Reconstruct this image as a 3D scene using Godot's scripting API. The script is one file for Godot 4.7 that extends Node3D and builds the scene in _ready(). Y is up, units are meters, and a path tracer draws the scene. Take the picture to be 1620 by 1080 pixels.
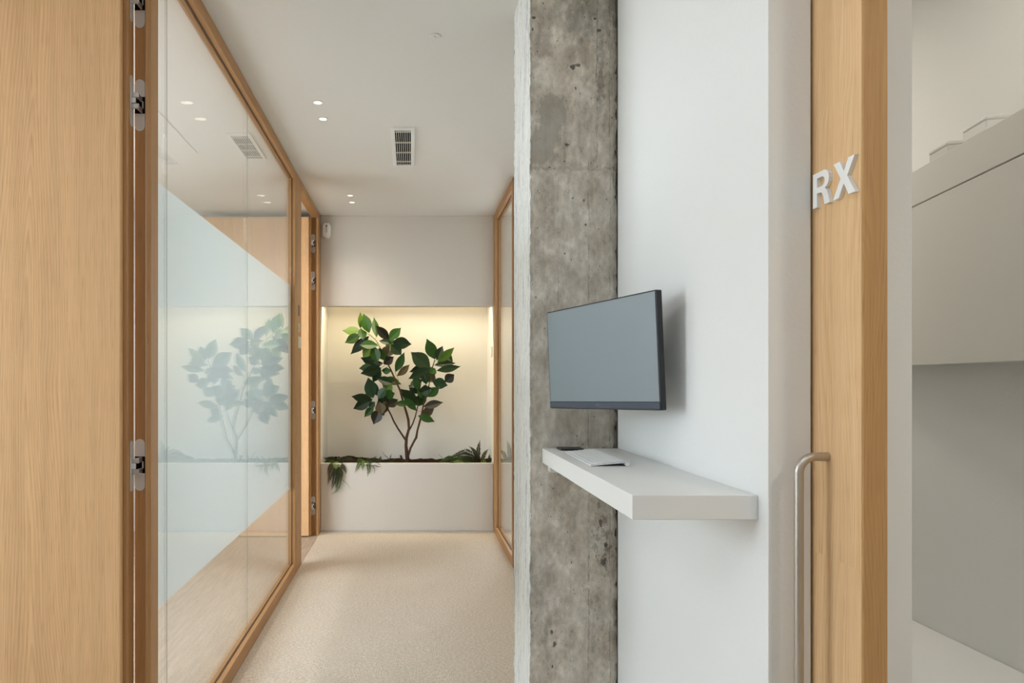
extends Node3D

const H := 1.35        # height of the lens above the floor
const F := 1080.0      # focal length in pixels of a 1620 x 1080 frame
const AXIS := Vector2(650, 600)   # where the lens axis meets the shifted frame
const CEIL := 2.80

# ---------------------------------------------------------------- geometry collector
class Geo:
	var v := PackedVector3Array()
	var n := PackedVector3Array()
	var uv := PackedVector2Array()
	var c := PackedColorArray()
	var tint := Color(1, 1, 1)
	var off := Vector2.ZERO

	func tri(a: Vector3, b: Vector3, d: Vector3, na: Vector3, nb: Vector3, nd: Vector3, ua := Vector2.ZERO, ub := Vector2.ZERO, ud := Vector2.ZERO) -> void:
		if (b - a).cross(d - a).dot(na + nb + nd) > 0.0:
			v.append_array([a, d, b]); n.append_array([na, nd, nb]); uv.append_array([ua, ud, ub])
		else:
			v.append_array([a, b, d]); n.append_array([na, nb, nd]); uv.append_array([ua, ub, ud])
		c.append_array([tint, tint, tint])

	func quad(a: Vector3, b: Vector3, d: Vector3, e: Vector3, nr: Vector3, ua := Vector2.ZERO, ub := Vector2.ZERO, ud := Vector2.ZERO, ue := Vector2.ZERO) -> void:
		tri(a, b, d, nr, nr, nr, ua, ub, ud)
		tri(a, d, e, nr, nr, nr, ua, ud, ue)

	func flat_uv(p: Vector3, axis: int, grain: int) -> Vector2:
		var b := (axis + 1) % 3
		var d := (axis + 2) % 3
		if b == grain:
			var t := b; b = d; d = t
		return Vector2(p[b], p[d]) + off

	# a box with chamfered edges; grain = the axis along which the texture's v runs
	func box(lo: Vector3, hi: Vector3, bev := 0.0015, grain := 1) -> void:
		var l := lo.min(hi)
		var h := lo.max(hi)
		var bv := minf(bev, minf(minf(h.x - l.x, h.y - l.y), h.z - l.z) * 0.45)
		for axis in 3:
			var b := (axis + 1) % 3
			var d := (axis + 2) % 3
			for s in 2:
				var nr := Vector3.ZERO
				nr[axis] = 1.0 if s else -1.0
				var q := []
				for k in 4:
					var p := Vector3.ZERO
					p[axis] = h[axis] if s else l[axis]
					p[b] = (h[b] - bv) if k in [1, 2] else (l[b] + bv)
					p[d] = (h[d] - bv) if k in [2, 3] else (l[d] + bv)
					q.append(p)
				quad(q[0], q[1], q[2], q[3], nr, flat_uv(q[0], axis, grain), flat_uv(q[1], axis, grain), flat_uv(q[2], axis, grain), flat_uv(q[3], axis, grain))
		if bv <= 0.0:
			return
		for axis in 3:      # the twelve chamfers
			var b := (axis + 1) % 3
			var d := (axis + 2) % 3
			for sb in 2:
				for sd in 2:
					var p := Vector3.ZERO
					var q := Vector3.ZERO
					p[b] = h[b] if sb else l[b]
					p[d] = (h[d] - bv) if sd else (l[d] + bv)
					q[b] = (h[b] - bv) if sb else (l[b] + bv)
					q[d] = h[d] if sd else l[d]
					var p2 := p
					var q2 := q
					p[axis] = l[axis] + bv; q[axis] = l[axis] + bv
					p2[axis] = h[axis] - bv; q2[axis] = h[axis] - bv
					var nr := Vector3.ZERO
					nr[b] = 1.0 if sb else -1.0
					nr[d] = 1.0 if sd else -1.0
					quad(p, p2, q2, q, nr.normalized(), flat_uv(p, b, grain), flat_uv(p2, b, grain), flat_uv(q2, b, grain), flat_uv(q, b, grain))
		for k in 8:
			var s := Vector3(1.0 if k & 1 else -1.0, 1.0 if k & 2 else -1.0, 1.0 if k & 4 else -1.0)
			var o := Vector3(h.x if k & 1 else l.x, h.y if k & 2 else l.y, h.z if k & 4 else l.z)
			var nr := s.normalized()
			tri(o - Vector3(0, s.y, s.z) * bv, o - Vector3(s.x, 0, s.z) * bv, o - Vector3(s.x, s.y, 0) * bv, nr, nr, nr, flat_uv(o, 0, grain), flat_uv(o, 0, grain), flat_uv(o, 0, grain))

	# a flat outline (counted either way, no holes) given depth along z of the frame t, edges bevelled on the +z side
	func prism(poly: PackedVector2Array, t: Transform3D, depth: float, bev := 0.0) -> void:
		var pts := poly
		if not Geometry2D.is_polygon_clockwise(pts):
			pts = pts.duplicate(); pts.reverse()
		var top := pts
		if bev > 0.0:
			var shr := Geometry2D.offset_polygon(pts, -bev, Geometry2D.JOIN_MITER)
			if shr.size() == 1 and shr[0].size() == pts.size():
				# match the ring's starting corner
				var best := 0
				for i in pts.size():
					if shr[0][i].distance_squared_to(pts[0]) < shr[0][best].distance_squared_to(pts[0]):
						best = i
				top = PackedVector2Array()
				var same := Geometry2D.is_polygon_clockwise(shr[0]) == Geometry2D.is_polygon_clockwise(pts)
				for i in pts.size():
					top.append(shr[0][posmod(best + (i if same else -i), pts.size())])
			else:
				bev = 0.0
		var ids := Geometry2D.triangulate_polygon(top)
		var nz := t.basis.z.normalized()
		for i in range(0, ids.size(), 3):
			var a := top[ids[i]]; var b := top[ids[i + 1]]; var d := top[ids[i + 2]]
			tri(t * Vector3(a.x, a.y, depth), t * Vector3(b.x, b.y, depth), t * Vector3(d.x, d.y, depth), nz, nz, nz, a, b, d)
		ids = Geometry2D.triangulate_polygon(pts)
		for i in range(0, ids.size(), 3):
			var a := pts[ids[i]]; var b := pts[ids[i + 1]]; var d := pts[ids[i + 2]]
			tri(t * Vector3(a.x, a.y, 0), t * Vector3(b.x, b.y, 0), t * Vector3(d.x, d.y, 0), -nz, -nz, -nz, a, b, d)
		for i in pts.size():
			var a := pts[i]; var b := pts[(i + 1) % pts.size()]
			var a2 := top[i]; var b2 := top[(i + 1) % pts.size()]
			var e := (b - a).normalized()
			var out2 := Vector2(-e.y, e.x)     # outside of a clockwise ring in y-up axes
			if not Geometry2D.is_polygon_clockwise(pts):
				out2 = -out2
			out2 = _outside(pts, a, b, out2)
			var nr := (t.basis * Vector3(out2.x, out2.y, 0)).normalized()
			quad(t * Vector3(a.x, a.y, 0), t * Vector3(b.x, b.y, 0), t * Vector3(b.x, b.y, depth - bev), t * Vector3(a.x, a.y, depth - bev), nr, Vector2(a.x, 0), Vector2(b.x, 0), Vector2(b.x, depth), Vector2(a.x, depth))
			if bev > 0.0:
				quad(t * Vector3(a.x, a.y, depth - bev), t * Vector3(b.x, b.y, depth - bev), t * Vector3(b2.x, b2.y, depth), t * Vector3(a2.x, a2.y, depth), (nr + nz).normalized(), Vector2(a.x, depth), Vector2(b.x, depth), Vector2(b.x, depth), Vector2(a.x, depth))

	func _outside(pts: PackedVector2Array, a: Vector2, b: Vector2, o: Vector2) -> Vector2:
		var mid := (a + b) * 0.5
		return -o if Geometry2D.is_point_in_polygon(mid + o * 0.0002, pts) else o

	func tube(path: Array, radii: Array, seg := 10, caps := true) -> void:
		var rings := []
		var up := Vector3(0.13, 0.2, 0.97).normalized()
		var far := 0.0
		var lens := []
		for i in path.size():
			var d: Vector3 = (path[mini(i + 1, path.size() - 1)] - path[maxi(i - 1, 0)]).normalized()
			var x := up.cross(d).normalized()
			var y := d.cross(x).normalized()
			up = y.cross(Vector3.ZERO) if false else d.cross(x).cross(d).normalized() if false else up
			if i:
				far += path[i].distance_to(path[i - 1])
			lens.append(far)
			var ring := []
			for k in seg + 1:
				var an := TAU * k / seg
				var nr := x * cos(an) + y * sin(an)
				ring.append([path[i] + nr * radii[i], nr])
			rings.append(ring)
		for i in path.size() - 1:
			for k in seg:
				var a = rings[i][k]; var b = rings[i][k + 1]; var d = rings[i + 1][k + 1]; var e = rings[i + 1][k]
				var u0 := float(k) / seg; var u1 := float(k + 1) / seg
				tri(a[0], b[0], d[0], a[1], b[1], d[1], Vector2(u0, lens[i]), Vector2(u1, lens[i]), Vector2(u1, lens[i + 1]))
				tri(a[0], d[0], e[0], a[1], d[1], e[1], Vector2(u0, lens[i]), Vector2(u1, lens[i + 1]), Vector2(u0, lens[i + 1]))
		if caps:
			for s in 2:
				var j := (path.size() - 1) if s else 0
				var nr: Vector3 = (path[j] - path[j - 1]).normalized() if s else (path[0] - path[1]).normalized()
				for k in seg:
					tri(path[j], rings[j][k][0], rings[j][k + 1][0], nr, nr, nr)

	# profile of (radius, height) turned about the y axis of t
	func lathe(profile: Array, t: Transform3D, seg := 24) -> void:
		for i in profile.size() - 1:
			var a: Vector2 = profile[i]; var b: Vector2 = profile[i + 1]
			var e := (b - a).normalized()
			var nr2 := Vector2(e.y, -e.x)
			for k in seg:
				var a0 := TAU * k / seg; var a1 := TAU * (k + 1) / seg
				var d0 := Vector3(cos(a0), 0, sin(a0)); var d1 := Vector3(cos(a1), 0, sin(a1))
				var n0 := (t.basis * (d0 * nr2.x + Vector3(0, nr2.y, 0))).normalized()
				var n1 := (t.basis * (d1 * nr2.x + Vector3(0, nr2.y, 0))).normalized()
				var p0 := t * (d0 * a.x + Vector3(0, a.y, 0)); var p1 := t * (d1 * a.x + Vector3(0, a.y, 0))
				var q0 := t * (d0 * b.x + Vector3(0, b.y, 0)); var q1 := t * (d1 * b.x + Vector3(0, b.y, 0))
				if a.x > 1e-6:
					tri(p0, p1, q1, n0, n1, n1)
				if b.x > 1e-6:
					tri(p0, q1, q0, n0, n1, n0)

	# a grid of points with smooth normals: rows of equal length
	func grid(rows: Array, uvs: Array, toward: Vector3) -> void:
		var h := rows.size()
		var w: int = rows[0].size()
		var nn := []
		for j in h:
			var r := []
			for i in w:
				var dx: Vector3 = rows[j][mini(i + 1, w - 1)] - rows[j][maxi(i - 1, 0)]
				var dy: Vector3 = rows[mini(j + 1, h - 1)][i] - rows[maxi(j - 1, 0)][i]
				var q := dx.cross(dy).normalized()
				r.append(-q if q.dot(toward) < 0.0 else q)
			nn.append(r)
		for j in h - 1:
			for i in w - 1:
				tri(rows[j][i], rows[j][i + 1], rows[j + 1][i + 1], nn[j][i], nn[j][i + 1], nn[j + 1][i + 1], uvs[j][i], uvs[j][i + 1], uvs[j + 1][i + 1])
				tri(rows[j][i], rows[j + 1][i + 1], rows[j + 1][i], nn[j][i], nn[j + 1][i + 1], nn[j + 1][i], uvs[j][i], uvs[j + 1][i + 1], uvs[j + 1][i])

	func mesh() -> ArrayMesh:
		var a := []
		a.resize(Mesh.ARRAY_MAX)
		a[Mesh.ARRAY_VERTEX] = v
		a[Mesh.ARRAY_NORMAL] = n
		a[Mesh.ARRAY_TEX_UV] = uv
		a[Mesh.ARRAY_COLOR] = c
		var m := ArrayMesh.new()
		m.add_surface_from_arrays(Mesh.PRIMITIVE_TRIANGLES, a)
		return m

# ---------------------------------------------------------------- small helpers
var M := {}
var counts := {}
var rng := RandomNumberGenerator.new()

func V(x: float, y: float, depth: float) -> Vector3:
	return Vector3(x, y, -depth)

func at_px(x: float, y: float, depth: float) -> Vector3:
	return V((x - AXIS.x) * depth / F, H - (y - AXIS.y) * depth / F, depth)

func numbered(called: String) -> String:
	var k: int = counts.get(called, 0)
	counts[called] = k + 1
	return called if k == 0 else "%s_%03d" % [called, k]

func tag(o: Node, label: String, category: String, kind := "", group := "") -> Node:
	o.set_meta("label", label)
	o.set_meta("category", category)
	if kind:
		o.set_meta("kind", kind)
	if group:
		o.set_meta("group", group)
	return o

func thing(called: String, label: String, category: String, at := Vector3.ZERO, kind := "", group := "") -> Node3D:
	var o := Node3D.new()
	o.name = numbered(called)
	add_child(o, true)
	o.position = at
	tag(o, label, category, kind, group)
	return o

# one mesh, given in the scene's own coordinates when its thing is not turned
func obj(called: String, g: Geo, m: Material, parent: Node3D = null, own_axes := false) -> MeshInstance3D:
	var o := MeshInstance3D.new()
	o.mesh = g.mesh()
	o.material_override = m
	if parent == null:
		o.name = numbered(called)
		add_child(o, true)
	else:
		var k := 0
		for ch in parent.get_children():
			if String(ch.name) == called or String(ch.name).begins_with(called + "_"):
				k += 1
		o.name = called if k == 0 else "%s_%03d" % [called, k]
		parent.add_child(o, true)
		if parent.get_parent() == self and not own_axes and not parent is MeshInstance3D:
			o.position = -parent.position
	return o

func boxes(list: Array, bev := 0.0015, grain := 1) -> Geo:
	var g := Geo.new()
	for b in list:
		g.off = Vector2(rng.randf(), rng.randf())
		g.box(V(b[0], b[2], b[4]), V(b[1], b[3], b[5]), bev, grain)
	return g

func bx(x0: float, x1: float, y0: float, y1: float, z0: float, z1: float, bev := 0.0015, grain := 1) -> Geo:
	return boxes([[x0, x1, y0, y1, z0, z1]], bev, grain)

func struct_box(called: String, label: String, category: String, list: Array, m: Material, bev := 0.0) -> Node3D:
	var o := obj(called, boxes(list, bev), m)
	tag(o, label, category, "structure")
	return o

func stadium(w: float, h: float, seg := 8) -> PackedVector2Array:
	var p := PackedVector2Array()
	for k in seg + 1:
		var a := PI * k / seg
		p.append(Vector2(cos(a) * w / 2, h / 2 - w / 2 + sin(a) * w / 2))
	for k in seg + 1:
		var a := PI + PI * k / seg
		p.append(Vector2(cos(a) * w / 2, -h / 2 + w / 2 + sin(a) * w / 2))
	return p

func round_rect(w: float, h: float, r: float, seg := 4) -> PackedVector2Array:
	var p := PackedVector2Array()
	for q in 4:
		var cx := (w / 2 - r) * (1 if q in [0, 3] else -1)
		var cy := (h / 2 - r) * (1 if q in [0, 1] else -1)
		for k in seg + 1:
			var a := PI / 2 * (q + float(k) / seg)
			p.append(Vector2(cx + cos(a) * r, cy + sin(a) * r))
	return p

# ---------------------------------------------------------------- textures
func noise_bytes(w: int, h: int, freq: float, sd: int, sx := 1.0, sy := 1.0, oct := 3) -> PackedByteArray:
	# tileable grey noise, stretched by sx and sy
	var f := FastNoiseLite.new()
	f.seed = sd
	f.noise_type = FastNoiseLite.TYPE_SIMPLEX_SMOOTH
	f.frequency = freq
	f.fractal_octaves = oct
	var im := f.get_seamless_image(maxi(8, int(w / sx)), maxi(8, int(h / sy)))
	im.convert(Image.FORMAT_L8)
	if im.get_width() != w or im.get_height() != h:
		im.resize(w, h, Image.INTERPOLATE_CUBIC)
	return im.get_data()

func tex(w: int, h: int, data: PackedByteArray) -> ImageTexture:
	return ImageTexture.create_from_image(Image.create_from_data(w, h, false, Image.FORMAT_RGB8, data))

func grey_tex(w: int, h: int, data: PackedByteArray) -> ImageTexture:
	return ImageTexture.create_from_image(Image.create_from_data(w, h, false, Image.FORMAT_L8, data))

func oak_texture(w: int, h: int, wide: float, tall: float, arches: Array, sd: int, base: Color) -> ImageTexture:
	var fibre := noise_bytes(w, h, 0.36, sd, 1.0, 96.0, 2)
	var pore := noise_bytes(w, h, 0.45, sd + 1, 1.0, 34.0, 1)
	var warp := noise_bytes(w, h, 0.010, sd + 2, 1.0, 5.0, 1)
	var tone := noise_bytes(w, h, 0.02, sd + 3, 1.0, 24.0, 2)
	var out := PackedByteArray()
	out.resize(w * h * 3)
	for j in h:
		var y := (float(j) / h) * tall
		for i in w:
			var k := j * w + i
			var x := (float(i) / w) * wide
			var wr := warp[k] / 255.0 - 0.5
			var phi := 0.0
			var fade := 1.0
			if arches.is_empty():
				phi = x * 120.0 + wr * 5.0
			else:
				var best := 9.0
				for a in arches:
					var dx: float = x - a[0] - 0.02 * sin(y * 1.9 + a[1])
					best = minf(best, sqrt(dx * dx + 0.00006) * a[2])
				phi = 9.0 * (y / 1.9 + best) + wr * 3.0
				fade = 1.0 - smoothstep(0.6, 2.6, best) * 0.5
			var ring := phi - floorf(phi)
			ring = smoothstep(0.25, 0.85, ring) * (1.0 - smoothstep(0.88, 1.0, ring))
			var s := 1.0 + (fibre[k] / 255.0 - 0.5) * 0.085 + (tone[k] / 255.0 - 0.5) * 0.07 - ring * (0.065 if arches.size() else 0.045) * fade
			var pz := pore[k] / 255.0
			if pz > 0.68:
				s -= (pz - 0.68) * 0.45
			var red := 1.0 + (tone[k] / 255.0 - 0.5) * 0.012
			out[k * 3] = clampi(int(base.r8 * (1.0 - (1.0 - s) * 0.75) * red), 0, 255)
			out[k * 3 + 1] = clampi(int(base.g8 * (1.0 - (1.0 - s) * 1.05)), 0, 255)
			out[k * 3 + 2] = clampi(int(base.b8 * (1.0 - (1.0 - s) * 1.35) * (2.0 - red)), 0, 255)
	return tex(w, h, out)

func soft_spot(x: float, y: float, cx: float, cy: float, rx: float, ry: float) -> float:
	var d := Vector2((x - cx) / rx, (y - cy) / ry).length()
	return 1.0 - smoothstep(0.55, 1.0, d)

# colour and relief of the bare column face; features stand where they stand in the room (x across 0.30 m, y down 2.8 m)
func concrete_textures() -> Array:
	var w := 512; var h := 1920
	var big := noise_bytes(w, h, 0.010, 31, 1.7, 1.0, 4)
	var mid := noise_bytes(w, h, 0.040, 32, 1.7, 1.0, 4)
	var fine := noise_bytes(w, h, 0.22, 33, 1.6, 1.0, 3)
	var streak := noise_bytes(w, h, 0.035, 34, 1.0, 7.0, 3)
	var edge := noise_bytes(w, h, 0.04, 35, 1.7, 1.0, 3)
	var rgb := PackedByteArray(); rgb.resize(w * h * 3)
	var hi := PackedByteArray(); hi.resize(w * h)
	for j in h:
		var y := (float(j) / h) * 2.8
		for i in w:
			var k := j * w + i
			var x := (float(i) / w) * 0.3005
			var b := big[k] / 255.0 - 0.5
			var m := mid[k] / 255.0 - 0.5
			var f := fine[k] / 255.0 - 0.5
			var st := streak[k] / 255.0 - 0.5
			var ed := edge[k] / 255.0 - 0.5
			var s := 0.99 + b * 0.26 + m * 0.18 + f * 0.11 + st * 0.06
			var z := 0.62 + f * 0.25 + m * 0.25
			# board joints of the shuttering, broken and faint
			for bj in [[0.203, 0.7, 2.8, 0.09], [0.232, 0.0, 0.72, 0.10], [0.098, 0.75, 1.2, 0.05], [0.277, 0.0, 2.8, 0.05]]:
				var dj: float = absf(x - bj[0] - b * 0.006 - ed * 0.005)
				if dj < 0.004 and y > bj[1] and y < bj[2]:
					var jt := (1.0 - smoothstep(0.0006, 0.003, dj)) * smoothstep(-0.22, 0.15, st + ed)
					s -= jt * bj[3] * 1.4; z -= jt * 0.3
			# pour line across the face
			var pl := 1.0 - smoothstep(0.001, 0.008, absf(y - 0.722 - ed * 0.016))
			s -= pl * 0.13 * clampf(0.5 + m * 2.0, 0.0, 1.0); z -= pl * 0.3
			# damp dark patch and pale rubbed areas
			var patch := clampf(soft_spot(x + ed * 0.03, y + m * 0.05, 0.078, 0.53, 0.062, 0.085) * 1.6, 0.0, 1.0)
			patch = maxf(patch, clampf(soft_spot(x + ed * 0.03, y + m * 0.05 + x * 0.5, 0.045, 0.66, 0.07, 0.085) * 1.4, 0.0, 1.0))
			s = lerpf(s, 0.82 + f * 0.05 + st * 0.04, patch * 0.75)
			s += soft_spot(x + ed * 0.08, y + b * 0.2, 0.12, 0.40, 0.12, 0.13) * 0.07 * (1.0 - patch)
			s -= soft_spot(x + ed * 0.08, y + ed * 0.1, 0.21, 0.20, 0.13, 0.10) * 0.13
			s -= soft_spot(x + ed * 0.05, y + ed * 0.1, 0.252, 2.00, 0.045, 0.15) * 0.30 * smoothstep(-0.08, 0.2, m + f * 0.6)
			s -= soft_spot(x + ed * 0.05, y + ed * 0.1, 0.22, 2.25, 0.05, 0.14) * 0.20 * smoothstep(-0.02, 0.2, m + f * 0.6)
			s -= soft_spot(x + ed * 0.05, y + ed * 0.1, 0.03, 2.2, 0.08, 0.2) * 0.08
			s -= soft_spot(x + ed * 0.03 + (y - 0.4) * 0.05, y, 0.245, 0.40, 0.016, 0.16) * 0.15
			# darker towards both arrises
			s -= (1.0 - smoothstep(0.0, 0.02, x)) * 0.05
			s -= smoothstep(0.26, 0.30, x) * 0.06
			# crumbs of pale mortar and honeycombing where the noise peaks
			var peak := f + 0.6 * m
			if peak > 0.47 and b < 0.25:
				s += 0.17; z += 0.3
			if peak < -0.47:
				s -= 0.15; z -= 0.35
			s = clampf(s, 0.34, 1.3)
			rgb[k * 3] = clampi(int(203.0 * s), 0, 255)
			rgb[k * 3 + 1] = clampi(int((194.0 + b * 6.0) * s), 0, 255)
			rgb[k * 3 + 2] = clampi(int((180.0 + b * 13.0) * s), 0, 255)
			hi[k] = clampi(int(z * 255.0), 0, 255)
	# blow holes: (x, y, radius in metres)
	var holes := [[0.120, 1.015, 0.0055], [0.128, 0.64, 0.0045], [0.146, 0.372, 0.010], [0.168, 0.365, 0.007], [0.225, 0.205, 0.007], [0.238, 0.245, 0.006], [0.245, 1.94, 0.010], [0.255, 2.08, 0.012], [0.262, 2.02, 0.009], [0.092, 2.06, 0.003], [0.075, 2.32, 0.008], [0.085, 2.36, 0.007], [0.078, 2.44, 0.006], [0.012, 0.20, 0.006], [0.01, 0.24, 0.005]]
	rng.seed = 77
	for k in 260:
		holes.append([rng.randf() * 0.3005, rng.randf() * 2.8, 0.0008 + 0.0022 * pow(rng.randf(), 3.0)])
	for o in holes:
		var px: float = o[0] / 0.3005 * w; var py: float = o[1] / 2.8 * h; var r: float = o[2] / 0.3005 * w
		var ex: float = rng.randf_range(0.7, 1.5)
		for j in range(maxi(0, int(py - r * 2)), mini(h, int(py + r * 2) + 1)):
			for i in range(maxi(0, int(px - r * 2)), mini(w, int(px + r * 2) + 1)):
				var k := j * w + i
				var wob := 1.0 + (mid[k] / 255.0 - 0.5) * 1.6
				var d := Vector2((i - px) * ex, (j - py) / ex * w / h * 2.8 / 0.3005).length() / r * wob
				if d < 1.25:
					var q := 1.0 - smoothstep(0.5, 1.05, d)
					var lip := smoothstep(0.85, 1.05, d) * (1.0 - smoothstep(1.05, 1.25, d))
					for ch in 3:
						rgb[k * 3 + ch] = clampi(int(rgb[k * 3 + ch] * (1.0 - 0.42 * q + 0.10 * lip)), 0, 255)
					hi[k] = clampi(int(hi[k] * (1.0 - 0.7 * q) + 30 * lip), 0, 255)
	return [tex(w, h, rgb), grey_tex(w, h, hi)]

# the column's flank keeps a chalky skin with long streaks
func flank_textures() -> Array:
	var w := 256; var h := 1280
	var mid := noise_bytes(w, h, 0.04, 41, 1.0, 3.0, 4)
	var fine := noise_bytes(w, h, 0.2, 42, 1.0, 2.0, 3)
	var streak := noise_bytes(w, h, 0.07, 43, 1.0, 30.0, 3)
	var rgb := PackedByteArray(); rgb.resize(w * h * 3)
	var hi := PackedByteArray(); hi.resize(w * h)
	for k in w * h:
		var m := mid[k] / 255.0 - 0.5
		var f := fine[k] / 255.0 - 0.5
		var st := streak[k] / 255.0 - 0.5
		var s := 1.0 + m * 0.10 + f * 0.09 + st * 0.12
		var crack := smoothstep(0.22, 0.36, st + m * 0.5 + f * 0.25)
		s -= crack * 0.30
		if f + m < -0.52:
			s -= 0.3
		rgb[k * 3] = clampi(int(236.0 * s), 0, 255)
		rgb[k * 3 + 1] = clampi(int(236.0 * s), 0, 255)
		rgb[k * 3 + 2] = clampi(int((231.0 + 8.0 * crack) * s), 0, 255)
		hi[k] = clampi(int((0.6 + f * 0.6 + st * 0.25 - crack * 0.4) * 255.0), 0, 255)
	return [tex(w, h, rgb), grey_tex(w, h, hi)]

func carpet_textures() -> Array:
	var w := 1024
	var hor := noise_bytes(w, w, 0.16, 51, 4.0, 1.0, 2)
	var ver := noise_bytes(w, w, 0.16, 52, 1.0, 4.0, 2)
	var zone := noise_bytes(w, w, 0.005, 53, 1.0, 1.0, 2)
	var fine := noise_bytes(w, w, 0.4, 54, 1.0, 1.0, 1)
	var rgb := PackedByteArray(); rgb.resize(w * w * 3)
	var hi := PackedByteArray(); hi.resize(w * w)
	for j in w:
		var ry := 0.5 + 0.5 * sin(j * TAU * 128.0 / w)
		for i in w:
			var k := j * w + i
			var rx := 0.5 + 0.5 * sin(i * TAU * 128.0 / w)
			var t := smoothstep(0.3, 0.75, zone[k] / 255.0)
			var a := (hor[k] / 255.0) * 0.62 + ry * 0.38
			var b := (ver[k] / 255.0) * 0.62 + rx * 0.38
			var q := lerpf(a, b, t) + (fine[k] / 255.0 - 0.5) * 0.2
			var s := 0.66 + 0.54 * q
			rgb[k * 3] = clampi(int(231.0 * s), 0, 255)
			rgb[k * 3 + 1] = clampi(int(214.0 * s), 0, 255)
			rgb[k * 3 + 2] = clampi(int(194.0 * s), 0, 255)
			hi[k] = clampi(int(q * 255.0), 0, 255)
	return [tex(w, w, rgb), grey_tex(w, w, hi)]

func vinyl_texture() -> ImageTexture:
	var w := 512
	var hor := noise_bytes(w, w, 0.10, 61, 10.0, 1.0, 3)
	var rgb := PackedByteArray(); rgb.resize(w * w * 3)
	for k in w * w:
		var s := 0.90 + 0.2 * hor[k] / 255.0
		rgb[k * 3] = clampi(int(180.0 * s), 0, 255)
		rgb[k * 3 + 1] = clampi(int(162.0 * s), 0, 255)
		rgb[k * 3 + 2] = clampi(int(142.0 * s), 0, 255)
	return tex(w, w, rgb)

func brushed_texture() -> ImageTexture:
	var d := noise_bytes(256, 256, 0.3, 71, 1.0, 40.0, 3)
	for k in d.size():
		d[k] = clampi(80 + int(d[k] * 0.28), 0, 255)
	return grey_tex(256, 256, d)

func plain(col: Color, rough := 0.6, spec := 0.5) -> StandardMaterial3D:
	var m := StandardMaterial3D.new()
	m.albedo_color = col
	m.roughness = rough
	m.metallic_specular = spec
	return m

func metal(col: Color, rough: float) -> StandardMaterial3D:
	var m := plain(col, rough)
	m.metallic = 1.0
	return m

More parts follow.
